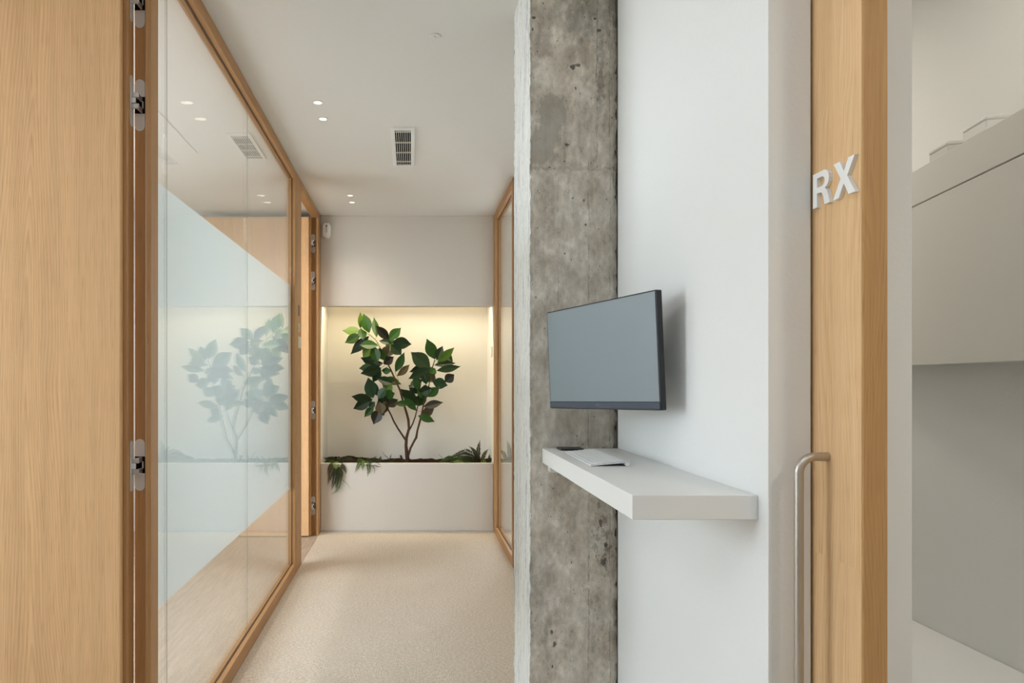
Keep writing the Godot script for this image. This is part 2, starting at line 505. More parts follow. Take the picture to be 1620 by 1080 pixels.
func make_materials() -> void:
	# plaster: fine roller texture in world space
	var fn := FastNoiseLite.new()
	fn.seed = 5
	fn.frequency = 0.05
	fn.fractal_octaves = 4
	var wt := grey_tex(256, 256, noise_bytes(256, 256, 0.09, 5, 1.0, 1.0, 4))
	for k in [["wall", Color8(236, 236, 233)], ["ceiling", Color8(231, 228, 222)], ["white_lacquer", Color8(240, 240, 237)], ["cabinet", Color8(222, 219, 212)], ["planter_white", Color8(214, 206, 195)], ["plant_wall", Color8(230, 224, 214)]]:
		var m := plain(k[1], 0.75 if k[0] != "white_lacquer" else 0.42, 0.4)
		if k[0] not in ["white_lacquer", "cabinet"]:
			m.heightmap_enabled = true
			m.heightmap_texture = wt
			m.heightmap_scale = 0.03
			m.uv1_triplanar = true
			m.uv1_world_triplanar = true
			m.uv1_scale = Vector3.ONE * 3.0
		M[k[0]] = m
	var oak := oak_texture(384, 1024, 0.5, 1.6, [], 11, Color8(224, 185, 138))
	for k in [["oak", oak, Vector3(2.0, 0.625, 1)], ["oak_frame", oak_texture(384, 1024, 0.5, 1.6, [], 14, Color8(180, 136, 90)), Vector3(2.0, 0.625, 1)], ["oak_edge_shaded", oak_texture(256, 1024, 0.3, 1.6, [], 17, Color8(192, 148, 96)), Vector3(3.3, 0.625, 1)], ["oak_leaf", oak_texture(720, 1536, 0.9, 2.745, [[0.30, 0.3, 15.0], [0.78, 2.0, 13.0]], 21, Color8(234, 190, 140)), Vector3(1.0 / 0.9, 1.0 / 2.745, 1)]]:
		var m := plain(Color(1, 1, 1), 0.5, 0.4)
		m.albedo_texture = k[1]
		m.uv1_scale = k[2]
		M[k[0]] = m
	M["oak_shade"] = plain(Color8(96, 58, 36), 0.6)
	var cc := concrete_textures()
	var m1 := plain(Color(1, 1, 1), 0.85, 0.3)
	m1.albedo_texture = cc[0]
	m1.heightmap_enabled = true; m1.heightmap_texture = cc[1]; m1.heightmap_scale = 0.35
	M["concrete"] = m1
	var ft := flank_textures()
	var m2 := plain(Color(1, 1, 1), 0.85, 0.3)
	m2.albedo_texture = ft[0]
	m2.heightmap_enabled = true; m2.heightmap_texture = ft[1]; m2.heightmap_scale = 0.07
	M["flank"] = m2
	var ct := carpet_textures()
	var m3 := plain(Color(1, 1, 1), 0.95, 0.1)
	m3.albedo_texture = ct[0]
	m3.heightmap_enabled = true; m3.heightmap_texture = ct[1]; m3.heightmap_scale = 0.35
	m3.uv1_scale = Vector3(1.15, 1.15, 1)
	M["carpet"] = m3
	var m4 := plain(Color(1, 1, 1), 0.45, 0.4)
	m4.albedo_texture = vinyl_texture()
	m4.uv1_scale = Vector3(0.6, 0.6, 1)
	M["vinyl"] = m4
	# glazing
	var g := StandardMaterial3D.new()
	g.transparency = BaseMaterial3D.TRANSPARENCY_ALPHA
	g.albedo_color = Color(0.55, 0.64, 0.60, 0.07)
	g.roughness = 0.0
	g.metallic_specular = 0.5
	M["glass"] = g
	var film := plain(Color8(240, 243, 244), 0.9, 0.0)
	film.backlight_enabled = true
	film.backlight = Color(0.97, 1.0, 1.0)
	M["film"] = film
	M["seal"] = plain(Color8(45, 42, 38), 0.5)
	M["joint"] = plain(Color8(138, 148, 143), 0.3)
	M["steel"] = metal(Color8(190, 182, 172), 0.32)
	M["steel"].roughness_texture = brushed_texture()
	M["steel"].roughness = 0.9
	M["hinge_plate"] = metal(Color8(214, 210, 206), 0.5)
	M["hinge_plate"].metallic = 0.25
	M["hinge_arm"] = metal(Color8(186, 180, 175), 0.5)
	M["hinge_arm"].metallic = 0.6
	M["dark"] = plain(Color8(12, 11, 11), 0.8, 0.2)
	M["white_plastic"] = plain(Color8(236, 235, 231), 0.4)
	M["cream_plastic"] = plain(Color8(214, 205, 184), 0.45)
	M["key_white"] = plain(Color8(238, 239, 238), 0.5)
	M["alu"] = plain(Color8(214, 216, 216), 0.4)
	M["bezel"] = plain(Color8(24, 24, 30), 0.4)
	M["chin"] = plain(Color8(62, 68, 80), 0.45)
	var scr := plain(Color8(138, 144, 148), 0.42, 0.5)
	scr.metallic = 0.8
	M["screen"] = scr
	M["logo"] = plain(Color8(104, 110, 120), 0.4)
	M["soil"] = plain(Color8(48, 36, 27), 0.95, 0.1)
	M["bark"] = plain(Color8(78, 56, 44), 0.8, 0.2)
	M["stem"] = plain(Color8(150, 160, 90), 0.6, 0.3)
	var shades := [Color8(25, 42, 16), Color8(38, 68, 20), Color8(78, 106, 28), Color8(80, 68, 44), Color8(30, 54, 30), Color8(36, 33, 19)]
	for i in shades.size():
		var lm := plain(shades[i], 0.36, 0.34)
		lm.vertex_color_use_as_albedo = true
		lm.backlight_enabled = true
		lm.backlight = Color(0.16, 0.22, 0.05) if i < 3 else Color(0.06, 0.06, 0.03)
		M["leaf%d" % i] = lm
	for k in [["fern_green", Color8(66, 88, 44)], ["fern_dark", Color8(60, 60, 42)], ["fern_grey", Color8(84, 78, 56)], ["fern_light", Color8(112, 128, 66)]]:
		M[k[0]] = plain(k[1], 0.7, 0.2)

func glow(col: Color, power: float) -> StandardMaterial3D:
	var m := plain(Color8(250, 245, 235), 0.4)
	m.emission_enabled = true
	m.emission = col
	m.emission_energy_multiplier = power
	return m

# ---------------------------------------------------------------- scene
func _ready() -> void:
	var cam := Camera3D.new()
	cam.name = "camera"
	add_child(cam)
	cam.position = V(0, H, 0)
	cam.near = 0.05
	cam.far = 100.0
	cam.projection = Camera3D.PROJECTION_FRUSTUM
	cam.size = 1080.0 / F * cam.near
	cam.frustum_offset = Vector2((810.0 - AXIS.x) / F, (AXIS.y - 540.0) / F) * cam.near

	var env := Environment.new()
	env.background_mode = Environment.BG_SKY
	var sm := ProceduralSkyMaterial.new()
	sm.sky_top_color = Color8(200, 217, 234)
	sm.sky_horizon_color = Color8(224, 233, 237)
	sm.ground_bottom_color = Color8(146, 150, 152)
	sm.ground_horizon_color = Color8(166, 171, 174)
	sm.sky_energy_multiplier = 4.75
	sm.ground_energy_multiplier = 5.0
	env.sky = Sky.new()
	env.sky.sky_material = sm
	env.tonemap_mode = Environment.TONE_MAPPER_LINEAR
	env.tonemap_exposure = 0.378
	env.sdfgi_enabled = true
	env.ssao_enabled = true
	env.ssil_enabled = true
	var we := WorldEnvironment.new()
	we.name = "surroundings"
	we.environment = env
	add_child(we)

	rng.seed = 4
	make_materials()
	build_shell()
	build_left_partition()
	build_doors()
	build_right_partition()
	build_column()
	build_niche()
	build_right_room()
	build_front_fill()
	build_office_fill()
	build_sliding_door()
	build_shelf()
	build_monitor()
	build_keyboard()
	build_ceiling_things()
	build_back_wall_things()
	build_rubber_plant()
	build_ferns()

func build_shell() -> void:
	# floors
	var fc := Geo.new()
	fc.box(V(-0.80, -0.06, -3.0), V(1.0, 0.0, 6.08), 0.0, 2)
	tag(obj("floor", fc, M.carpet), "woven beige carpet running down the corridor", "floor", "structure")
	var fv := Geo.new()
	fv.box(V(-4.6, -0.06, -3.0), V(-0.80, -0.001, 6.2), 0.0, 0)
	tag(obj("floor", fv, M.vinyl), "smooth pinkish beige flooring behind the glass partition", "floor", "structure")
	struct_box("floor", "pale floor of the side room behind the sliding oak door", "floor", [[1.0, 2.3, -0.06, 0.0, -3.0, 6.9]], M.vinyl)
	# ceiling
	struct_box("ceiling", "smooth off-white plaster ceiling over corridor and rooms", "ceiling", [[-4.7, 2.4, CEIL, CEIL + 0.12, -3.2, 6.9]], M.ceiling)
	# outer walls; the long window wall is on the left
	var wx := -2.8
	var sill := 0.6
	var top := 2.68
	var openings := [[1.0, 2.10], [2.35, 3.70], [3.75, 4.75]]
	struct_box("wall_left", "white outer wall around the office windows, out of sight on the left", "wall", [
		[wx - 0.2, wx, -0.06, sill, -3.2, 6.2], [wx - 0.2, wx, top, CEIL, -3.2, 6.2], [wx - 0.2, wx, sill, top, -3.2, 1.0], [wx - 0.2, wx, sill, top, 2.10, 2.35], [wx - 0.2, wx, sill, top, 3.70, 3.75], [wx - 0.2, wx, sill, top, 4.75, 6.2]], M.wall)
	for k in 3:
		var z0: float = openings[k][0]
		var z1: float = openings[k][1]
		var w := thing("window_%d" % (k + 3), "tall white-framed office window, the one %s" % ["nearest the camera", "between the other two", "furthest from the camera"][k], "window", V(wx - 0.1, sill, z0), "structure")
		for q in [[z0, z0 + 0.05], [z1 - 0.05, z1]]:
			obj("jamb", bx(wx - 0.14, wx - 0.08, sill, top, q[0], q[1], 0.003), M.white_lacquer, w)
		for q in [[sill, sill + 0.05], [top - 0.05, top]]:
			obj("rail", bx(wx - 0.14, wx - 0.08, q[0], q[1], z0 + 0.05, z1 - 0.05, 0.003), M.white_lacquer, w)
	struct_box("wall_rear", "white wall behind the camera", "wall", [[-4.7, 2.4, -0.06, CEIL, -3.2, -3.0]], M.wall)
	struct_box("wall_far", "white end wall of the glazed office behind the open far door", "wall", [[-4.7, -0.86, -0.06, CEIL, 6.08, 6.28]], M.wall)
	# right side: wall with the pocket of the sliding door, column, wall beyond
	struct_box("wall_right", "smooth white wall carrying the shelf and the screen, ending at the sliding oak door", "wall", [
		[0.7095, 0.7946, -0.06, CEIL, 1.356, 2.341], [0.847, 0.996, -0.06, CEIL, 1.356, 4.3], [0.7946, 0.847, -0.06, CEIL, 2.27, 2.341], [0.7095, 0.996, -0.06, CEIL, -3.0, 0.40]], M.wall, 0.001)
	struct_box("wall_corridor", "white corridor wall hidden behind the concrete column", "wall", [[0.733, 0.847, -0.06, CEIL, 2.72, 4.857]], M.wall)
	struct_box("wall_end", "outer wall of the rooms on the right", "wall", [[2.25, 2.4, -0.06, CEIL, -3.0, 6.9], [0.81, 2.4, -0.06, CEIL, 4.2, 4.35], [1.9, 2.3, -0.06, CEIL, 6.7, 6.9]], M.wall)

func build_left_partition() -> void:
	var o := thing("window_1", "floor to ceiling glass office partition in an oak frame with a frosted band", "glass partition", V(-0.83, 0, 3.4), "structure")
	# posts and rails are oak; the glass stands in a groove 3 cm behind the corridor face
	obj("post", bx(-0.86, -0.8185, 0, CEIL, 2.172, 2.19, 0.001), M.oak_frame, o)
	obj("post", bx(-0.86, -0.80, 0, CEIL, 4.73, 4.796, 0.003), M.oak_frame, o)
	obj("bottom_rail", boxes([[-0.826, -0.80, 0, 0.07, 2.162, 4.73], [-0.86, -0.834, 0, 0.07, 2.162, 4.73], [-0.836, -0.824, 0, 0.05, 2.162, 4.73]], 0.002, 2), M.oak_frame, o)
	obj("top_rail", boxes([[-0.826, -0.80, 2.743, CEIL, 2.162, 4.73], [-0.86, -0.834, 2.743, CEIL, 2.162, 4.73], [-0.836, -0.824, 2.76, CEIL, 2.162, 4.73]], 0.002, 2), M.oak_frame, o)
	var seal := obj("glazing_seal", boxes([[-0.8262, -0.8235, 0.0665, 0.0725, 2.162, 4.73], [-0.8262, -0.8235, 2.7405, 2.7465, 2.162, 4.73], [-0.8262, -0.8235, 0.0665, 2.7465, 4.7265, 4.7325]], 0.0, 2), M.seal, o)
	seal.set_meta("label", "thin dark seal round the glass")
	for z in [[2.192, 2.3088], [2.3112, 3.4468], [3.4492, 4.728]]:
		obj("pane", bx(-0.835, -0.825, 0.052, 2.758, z[0], z[1], 0.0), M.glass, o)
		var f := obj("frosted_film", bx(-0.8362, -0.8356, 0.594, 2.0, z[0] + 0.001, z[1] - 0.001, 0.0), M.film, o)
		f.set_meta("label", "frosted white band across the pane")
	for z in [2.31, 3.448]:
		obj("pane_joint", bx(-0.8262, -0.8250, 0.052, 2.758, z - 0.0009, z + 0.0009, 0.0), M.joint, o)

# an open oak door with concealed hinges and the hinge-side jamb; z is where the stop faces the camera
func make_door(called: String, label: String, z: float) -> Node3D:
	var o := thing(called, label, "door", V(-0.85, 0, z), "structure")
	# leaf, seen from its room side: rounded front arris, shadow groove and a stepped edge
	var zf := z - 0.046
	var leaf := Geo.new()
	leaf.off = Vector2(0.12, 0.1)
	leaf.box(V(-1.776, 0.008, zf), V(-0.8758, 2.742, zf + 0.021), 0.0025, 1)
	obj("leaf", leaf, M.oak_leaf, o)
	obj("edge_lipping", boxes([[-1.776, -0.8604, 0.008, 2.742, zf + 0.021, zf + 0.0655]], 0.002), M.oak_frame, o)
	# jamb: a rebate that carries the hinges and a stop strip beside it
	obj("hinge_jamb", bx(-0.8643, -0.8178, 0, CEIL, z + 0.034, z + 0.068, 0.001), M.oak_frame, o)
	obj("stop", bx(-0.8175, -0.80, 0, CEIL, z, z + 0.0605, 0.002), M.oak_frame, o)
	for y in [0.254, 1.083, 2.207, 2.530]:
		var h := Node3D.new()
		h.name = "hinge" if y < 0.3 else "hinge_%03d" % [0, 1, 2, 3][[0.254, 1.083, 2.207, 2.530].find(y)]
		h.set_meta("label", "satin steel concealed hinge")
		o.add_child(h, true)
		h.position = Vector3(-0.848, y, -(z + 0.034)) - o.position
		# local axes: x to the corridor, y up, z towards the camera
		var jp := Geo.new()
		for s in [-1, 1]:
			var half := PackedVector2Array()
			for k in 9:
				var a := PI * k / 8.0
				half.append(Vector2(cos(a) * 0.0162, s * (0.065 + sin(a) * 0.0162)))
			half.append(Vector2(-0.0162, s * 0.0265)); half.append(Vector2(0.0162, s * 0.0265))
			jp.prism(half, Transform3D(Basis(), Vector3(0, 0, -0.001)), 0.0022, 0.0)
		obj("jamb_plate", jp, M.hinge_plate, h, true)
		var pocket := Geo.new()
		pocket.box(Vector3(-0.0162, -0.0265, -0.0008), Vector3(0.0162, 0.0265, 0.0004), 0.0)
		obj("pocket", pocket, M.dark, h, true)
		var lp := Geo.new()
		for s in [-1, 1]:
			var half := PackedVector2Array()
			for k in 9:
				var a := PI * k / 8.0
				half.append(Vector2(cos(a) * 0.0105, s * (0.068 + sin(a) * 0.0105)))
			half.append(Vector2(-0.0105, s * 0.0265)); half.append(Vector2(0.0105, s * 0.0265))
			lp.prism(half, Transform3D(Basis(Vector3(0, 0, -1), Vector3.UP, Vector3(1, 0, 0)), Vector3(-0.0125, 0, 0.034)), 0.0012, 0.0)
		obj("leaf_plate", lp, M.hinge_plate, h, true)
		# links: two forks from the jamb, one tongue from the leaf
		var ar := Geo.new()
		for s in [-1, 1]:
			ar.box(Vector3(-0.0108, s * 0.0172 - 0.0078, 0.0345), Vector3(0.0125, s * 0.0172 + 0.0078, 0.0400), 0.0012)
			ar.box(Vector3(0.0035, s * 0.0172 - 0.0078, -0.0005), Vector3(0.0085, s * 0.0172 + 0.0078, 0.0370), 0.0012)
		obj("fork", ar, M.hinge_arm, h, true)
		var tg := Geo.new()
		tg.box(Vector3(-0.0112, -0.0084, 0.0355), Vector3(0.003, 0.0084, 0.0415), 0.0012)
		tg.box(Vector3(-0.0123, -0.0262, 0.0270), Vector3(-0.0100, 0.0262, 0.0460), 0.001)
		tg.box(Vector3(0.0095, -0.011, 0.0002), Vector3(0.0125, 0.011, 0.0065), 0.0008)
		obj("tongue", tg, M.hinge_plate, h, true)
	return o

func build_doors() -> void:
	make_door("door_1", "tall oak door standing open at the near end of the glass partition", 2.102)
	make_door("door_2", "tall oak door standing open at the far end, beside the plant niche", 5.898)
	# frame of the far doorway
	var o := thing("trim_1", "oak frame of the far office doorway next to the plant niche", "door frame", V(-0.83, 0, 5.4), "structure")
	obj("strike_jamb", bx(-0.86, -0.80, 0, CEIL, 4.801, 4.985, 0.002), M.oak_frame, o)
	obj("hinge_post", bx(-0.8175, -0.80, 0, CEIL, 5.959, 6.049, 0.002), M.oak_frame, o)
	obj("header", bx(-0.86, -0.80, 2.746, CEIL, 4.985, 5.899, 0.002, 2), M.oak_frame, o)
	# lock fittings let into the strike jamb
	obj("lock_pocket", bx(-0.802, -0.7995, 1.802, 1.880, 4.845, 4.905, 0.0005), M.oak_shade, o)
	var sp := obj("strike_plate", boxes([[-0.801, -0.798, 1.690, 1.752, 4.850, 4.905], [-0.799, -0.793, 1.708, 1.722, 4.866, 4.896]], 0.0008), M.steel, o)
	sp.set_meta("label", "small steel strike plate")
	var cp := obj("cover_plate", bx(-0.801, -0.796, 1.575, 1.656, 4.845, 4.962, 0.0012), M.cream_plastic, o)
	cp.set_meta("label", "small cream cover plate below the strike")

func build_right_partition() -> void:
	var o := thing("window_2", "narrow glass screen in an oak frame on the right, behind the concrete column", "glass partition", V(0.763, 0, 5.4), "structure")
	obj("post", bx(0.733, 0.793, 0, CEIL, 5.93, 6.048, 0.003), M.oak_frame, o)
	obj("post", bx(0.733, 0.793, 0, CEIL, 4.915, 4.965, 0.003), M.oak_frame, o)
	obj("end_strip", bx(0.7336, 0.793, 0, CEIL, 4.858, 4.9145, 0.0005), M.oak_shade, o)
	obj("bottom_rail", boxes([[0.733, 0.757, 0, 0.065, 4.965, 5.93], [0.769, 0.793, 0, 0.065, 4.965, 5.93], [0.755, 0.771, 0, 0.045, 4.965, 5.93]], 0.002, 2), M.oak_frame, o)
	obj("top_rail", boxes([[0.733, 0.757, 2.735, CEIL, 4.965, 5.93], [0.769, 0.793, 2.735, CEIL, 4.965, 5.93], [0.755, 0.771, 2.755, CEIL, 4.965, 5.93]], 0.002, 2), M.oak_frame, o)
	obj("pane", bx(0.758, 0.768, 0.047, 2.753, 4.962, 5.932, 0.0), M.glass, o)
	obj("glazing_seal", boxes([[0.756, 0.759, 0.062, 0.068, 4.965, 5.93], [0.756, 0.759, 2.732, 2.738, 4.965, 5.93], [0.756, 0.759, 0.062, 2.738, 5.926, 5.932]], 0.0, 2), M.seal, o)

func build_column() -> void:
	var x0 := 0.410; var x1 := 0.7110; var z0 := 2.356; var z1 := 2.712
	var n1 := FastNoiseLite.new(); n1.seed = 91; n1.frequency = 7.0; n1.fractal_octaves = 4
	var n2 := FastNoiseLite.new(); n2.seed = 92; n2.frequency = 38.0; n2.fractal_octaves = 3
	var n3 := FastNoiseLite.new(); n3.seed = 93; n3.frequency = 16.0; n3.fractal_octaves = 3
	var push := func(p: Vector3) -> Vector3:
		var ex := minf(p.x - x0, x1 - p.x)
		var dz := minf(-p.z - z0, z1 + p.z)
		var mid := Vector3((x0 + x1) / 2, p.y, -(z0 + z1) / 2)
		var q := p
		var a := n1.get_noise_3dv(p) * 0.0035 + n2.get_noise_3dv(p) * 0.0016
		# nearest face normal
		if dz < 0.002:
			q.z += a * (1 if -p.z < 2.5 else -1)
		if ex < 0.002:
			q.x += a * (1 if p.x > 0.6 else -1)
		# broken arrises
		var near := maxf(0.0, 1.0 - maxf(ex, 0.0) / 0.014) * maxf(0.0, 1.0 - maxf(dz, 0.0) / 0.014)
		if near > 0.0:
			var chip := clampf(0.25 + n3.get_noise_3dv(p) * 1.5 + n2.get_noise_3dv(p * 1.7) * 0.7, 0.04, 1.3)
			var d := (mid - q); d.y = 0.0
			q += d.normalized() * near * chip * 0.0075
		return q
	var o := thing("column", "rough bare concrete column with chipped edges beside the white wall", "column", V(0.60, 0, 2.53), "structure")
	var rows_y := 300
	var face := func(pa: Vector3, pb: Vector3, cols: int, ra: int) -> Array:
		var rows := []; var uvs := []
		for j in ra + 1:
			var y := CEIL * (1.0 - float(j) / ra)
			var r := []; var u := []
			for i in cols + 1:
				# finer columns near both arrises
				var t := float(i) / cols
				t = t - 0.11 * sin(TAU * t)
				var p: Vector3 = pa.lerp(pb, t); p.y = y
				r.append(push.call(p)); u.append(Vector2(t, 1.0 - y / CEIL))
			rows.append(r); uvs.append(u)
		return [rows, uvs]
	var fr: Array = face.call(V(x0, 0, z0), V(x1, 0, z0), 46, rows_y)
	var g := Geo.new(); g.grid(fr[0], fr[1], Vector3(0, 0, 1))
	obj("front_face", g, M.concrete, o)
	var lf: Array = face.call(V(x0, 0, z1), V(x0, 0, z0), 34, rows_y)
	g = Geo.new(); g.grid(lf[0], lf[1], Vector3(-1, 0, 0))
	var fl := obj("side_face", g, M.flank, o)
	fl.set_meta("label", "pale chalky streaked flank")
	g = Geo.new()
	var bk: Array = face.call(V(x1, 0, z1), V(x0, 0, z1), 20, 60)
	g.grid(bk[0], bk[1], Vector3(0, 0, -1))
	var rt: Array = face.call(V(x1, 0, z0), V(x1, 0, z1), 20, 60)
	g.grid(rt[0], rt[1], Vector3(1, 0, 0))
	obj("rear_face", g, M.concrete, o)
	# crumbs of mortar left on the face
	rng.seed = 12
	var bits := Geo.new()
	for k in 46:
		var y := rng.randf_range(2.45, 2.79) if k < 26 else rng.randf_range(0.05, 1.9)
		var x := rng.randf_range(0.415, 0.70)
		if k % 3 == 0:
			x = rng.randf_range(0.411, 0.424)
		var r := rng.randf_range(0.001, 0.0032)
		var cpt := V(x, y, z0 - 0.0005)
		var prof := [Vector2(0, r), Vector2(r * 0.8, r * 0.5), Vector2(r, -r * 0.2), Vector2(0, -r * 0.8)]
		bits.lathe(prof, Transform3D(Basis(Vector3(rng.randf() + 0.1, rng.randf(), rng.randf()).normalized(), rng.randf() * 3.0) * Basis().scaled(Vector3(1, 0.7, 1.4)), cpt), 5)
	var bo := obj("mortar_crumb", bits, M.flank, o)
	bo.set_meta("kind", "stuff")

func build_niche() -> void:
	# wall above, planter below, a warm light strip hidden behind the lintel
	struct_box("wall_back", "off-white end wall above the lit plant niche", "wall", [[-0.80, 0.733, 2.0, CEIL, 6.05, 6.15]], M.planter_white, 0.001)
	struct_box("wall_niche", "warm lit back wall of the recess behind the potted plant", "wall", [[-0.95, 0.95, -0.06, CEIL, 6.57, 6.7]], M.plant_wall)
	struct_box("wall_niche", "left cheek of the lit plant recess", "wall", [[-0.95, -0.80, -0.06, CEIL, 6.055, 6.57]], M.plant_wall)
	struct_box("wall_niche", "right cheek of the lit plant recess", "wall", [[0.733, 0.95, -0.06, CEIL, 6.055, 6.57]], M.plant_wall)
	struct_box("wall_niche", "soffit over the lit plant recess", "wall", [[-0.80, 0.733, 2.16, 2.26, 6.15, 6.57]], M.plant_wall)
	var p := thing("planter", "long built-in white planter box across the corridor end", "planter", V(-0.03, 0, 6.3))
	obj("front_panel", bx(-0.798, 0.731, 0.012, 0.606, 6.05, 6.105, 0.002), M.planter_white, p)
	obj("trough", boxes([[-0.798, 0.731, 0.42, 0.45, 6.105, 6.569]], 0.001), M.plant_wall, p)
	var pl := obj("plinth", bx(-0.798, 0.731, 0.0, 0.012, 6.058, 6.11, 0.0), M.alu, p)
	pl.set_meta("label", "thin grey metal plinth strip")
	# soil
	var g := Geo.new()
	var nz := FastNoiseLite.new(); nz.seed = 3; nz.frequency = 9.0
	var rows := []; var uvs := []
	for j in 15:
		var r := []; var u := []
		for i in 71:
			var x := -0.797 + 1.527 * i / 70.0
			var z := 6.106 + 0.462 * j / 14.0
			var y := 0.586 + nz.get_noise_2d(x, z) * 0.018 + 0.022 * smoothstep(-0.2, -0.6, x) * smoothstep(6.1, 6.2, z) * smoothstep(-0.79, -0.72, x)
			r.append(V(x, y, z)); u.append(Vector2(x, z))
		rows.append(r); uvs.append(u)
	g.grid(rows, uvs, Vector3.UP)
	var so := obj("soil", g, M.soil)
	tag(so, "dark soil and bark filling the white planter", "soil", "stuff")
	# light strip on the back of the lintel
	var col := Color(1.0, 0.95, 0.80)
	var ls := obj("light_strip", bx(-0.78, 0.71, 2.135, 2.15, 6.155, 6.185, 0.002), glow(col, 3.0))
	tag(ls, "warm light strip hidden behind the wall above the plant niche", "light strip")
	var al := AreaLight3D.new()
	al.name = "light_strip_glow"
	al.area_size = Vector2(1.49, 0.03)
	al.light_color = col
	al.light_energy = 3.6
	al.shadow_enabled = true
	add_child(al)
	al.position = V(-0.035, 2.13, 6.18)
	al.rotation = Vector3(-PI / 2 - 0.35, 0, 0)
	al.set("area_range", 12.0)

func build_right_room() -> void:
	struct_box("wall_room", "pale wall behind the cabinets in the room past the sliding door", "wall", [[1.85, 2.25, -0.06, CEIL, -2.9, 4.2]], M.wall)
	# wall cabinet, its front set at an angle
	var d := Vector3(0.2111, 0, -1.0).normalized()
	var c := thing("wall_cabinet", "pale grey handleless wall cabinet in the room past the sliding door", "cabinet", V(1.689, 1.398, 2.3))
	var bs := Basis(d, Vector3.UP, d.cross(Vector3.UP))
	c.basis = bs     # local x runs away from the camera along the front, z into the room
	var put := func(called: String, x0: float, x1: float, y0: float, y1: float, z0: float, z1: float, m: Material) -> MeshInstance3D:
		var g := Geo.new()
		g.box(Vector3(x0, y0, z0), Vector3(x1, y1, z1), 0.0015)
		return obj(called, g, m, c, true)
	var inw := 1.0 if (bs.z.x > 0.0) else -1.0
	put.call("carcass", -0.95, 0.35, 0.003, 0.646, 0.019 * inw, 0.12 * inw, M.cabinet)
	put.call("door", -0.95, 0.35, 0.0, 0.530, 0.0, 0.018 * inw, M.cabinet)
	put.call("fascia", -0.95, 0.35, 0.534, 0.65, 0.0, 0.018 * inw, M.cabinet)
	# things on the cabinet, set square to its front
	for q in [["small white box at the front edge on top of the wall cabinet", -0.395, -0.282, 0.004, 0.069, 0.042, M.white_plastic], ["low grey box on the wall cabinet, just behind the white box", -0.188, -0.08, 0.012, 0.09, 0.040, M.cabinet]]:
		var b := thing("storage_box", q[0], "box", V(1.689, 2.0485, 2.3))
		b.basis = bs
		var g := Geo.new()
		g.box(Vector3(q[1], 0, q[3] * inw), Vector3(q[2], q[5] - 0.012, q[4] * inw), 0.003)
		obj("body", g, q[6], b, true)
		g = Geo.new()
		g.box(Vector3(q[1] - 0.001, q[5] - 0.012, (q[3] - 0.001) * inw), Vector3(q[2] + 0.001, q[5], (q[4] + 0.001) * inw), 0.003)
		obj("lid", g, q[6], b, true)
	# counter below
	var k := thing("counter", "pale low counter along the wall below the wall cabinet", "counter", V(1.75, 0, 2.0))
	obj("worktop", bx(1.26, 1.848, 0.44, 0.465, 0.7, 4.0, 0.002), M.white_lacquer, k)
	obj("base_panel", bx(1.29, 1.846, 0.001, 0.44, 0.72, 3.98, 0.002), M.cabinet, k)
	# unseen ceiling lights, added above the frame to brighten the side room
	for q in [[1.45, 1.75, 0.5, "in the middle"], [1.2, 3.2, 2.2, "furthest in"], [1.5, -0.5, 4.0, "nearest the camera"]]:
		var cl := thing("ceiling_light", "added unseen round fill light of the side room, above the frame, the one " + q[3], "ceiling light", V(q[0], CEIL, q[1]), "", "added fill lights of the side room")
		var rim := Geo.new()
		rim.lathe([Vector2(0, 0), Vector2(0.16, 0), Vector2(0.16, -0.03), Vector2(0.145, -0.034)], Transform3D(Basis(), Vector3.ZERO), 32)
		obj("rim", rim, M.white_plastic, cl, true)
		var dif := Geo.new()
		dif.lathe([Vector2(0.145, -0.034), Vector2(0, -0.036)], Transform3D(Basis(), Vector3.ZERO), 32)
		obj("diffuser", dif, glow(Color(1, 0.97, 0.92), 2.0), cl, true)
		var al := AreaLight3D.new()
		al.name = "ceiling_light_glow"
		al.area_size = Vector2(0.26, 0.26)
		al.light_color = Color(1, 0.97, 0.92)
		al.light_energy = q[2]
		al.shadow_enabled = true
		add_child(al, true)
		al.position = V(q[0], CEIL - 0.04, q[1])
		al.rotation = Vector3(-PI / 2, 0, 0)
		al.set("area_range", 12.0)

func build_front_fill() -> void:
	# long ceiling panels added behind the camera as unseen fill light
	var col := Color(0.90, 0.95, 1.0)
	for x in [-1.7, -0.1]:
		var o := thing("ceiling_panel", "added unseen fill light panel behind the camera, on the %s" % ("office side" if x < -1.0 else "corridor side"), "ceiling light", V(x, CEIL, 0.1), "", "added fill panels behind the camera")
		obj("frame", boxes([[x - 0.16, x - 0.14, CEIL - 0.03, CEIL, -0.7, 0.9], [x + 0.14, x + 0.16, CEIL - 0.03, CEIL, -0.7, 0.9], [x - 0.14, x + 0.14, CEIL - 0.03, CEIL, -0.7, -0.68], [x - 0.14, x + 0.14, CEIL - 0.03, CEIL, 0.88, 0.9]], 0.001), M.white_plastic, o)
		obj("diffuser", bx(x - 0.14, x + 0.14, CEIL - 0.026, CEIL - 0.02, -0.68, 0.88, 0.0), glow(col, 2.0), o)
		var al := AreaLight3D.new()
		al.name = "ceiling_panel_glow"
		al.area_size = Vector2(0.28, 1.56)
		al.light_color = col
		al.light_energy = 3.0
		al.shadow_enabled = true
		add_child(al, true)
		al.position = V(x, CEIL - 0.032, 0.1)
		al.rotation = Vector3(-PI / 2, 0, 0)
		al.set("area_range", 12.0)

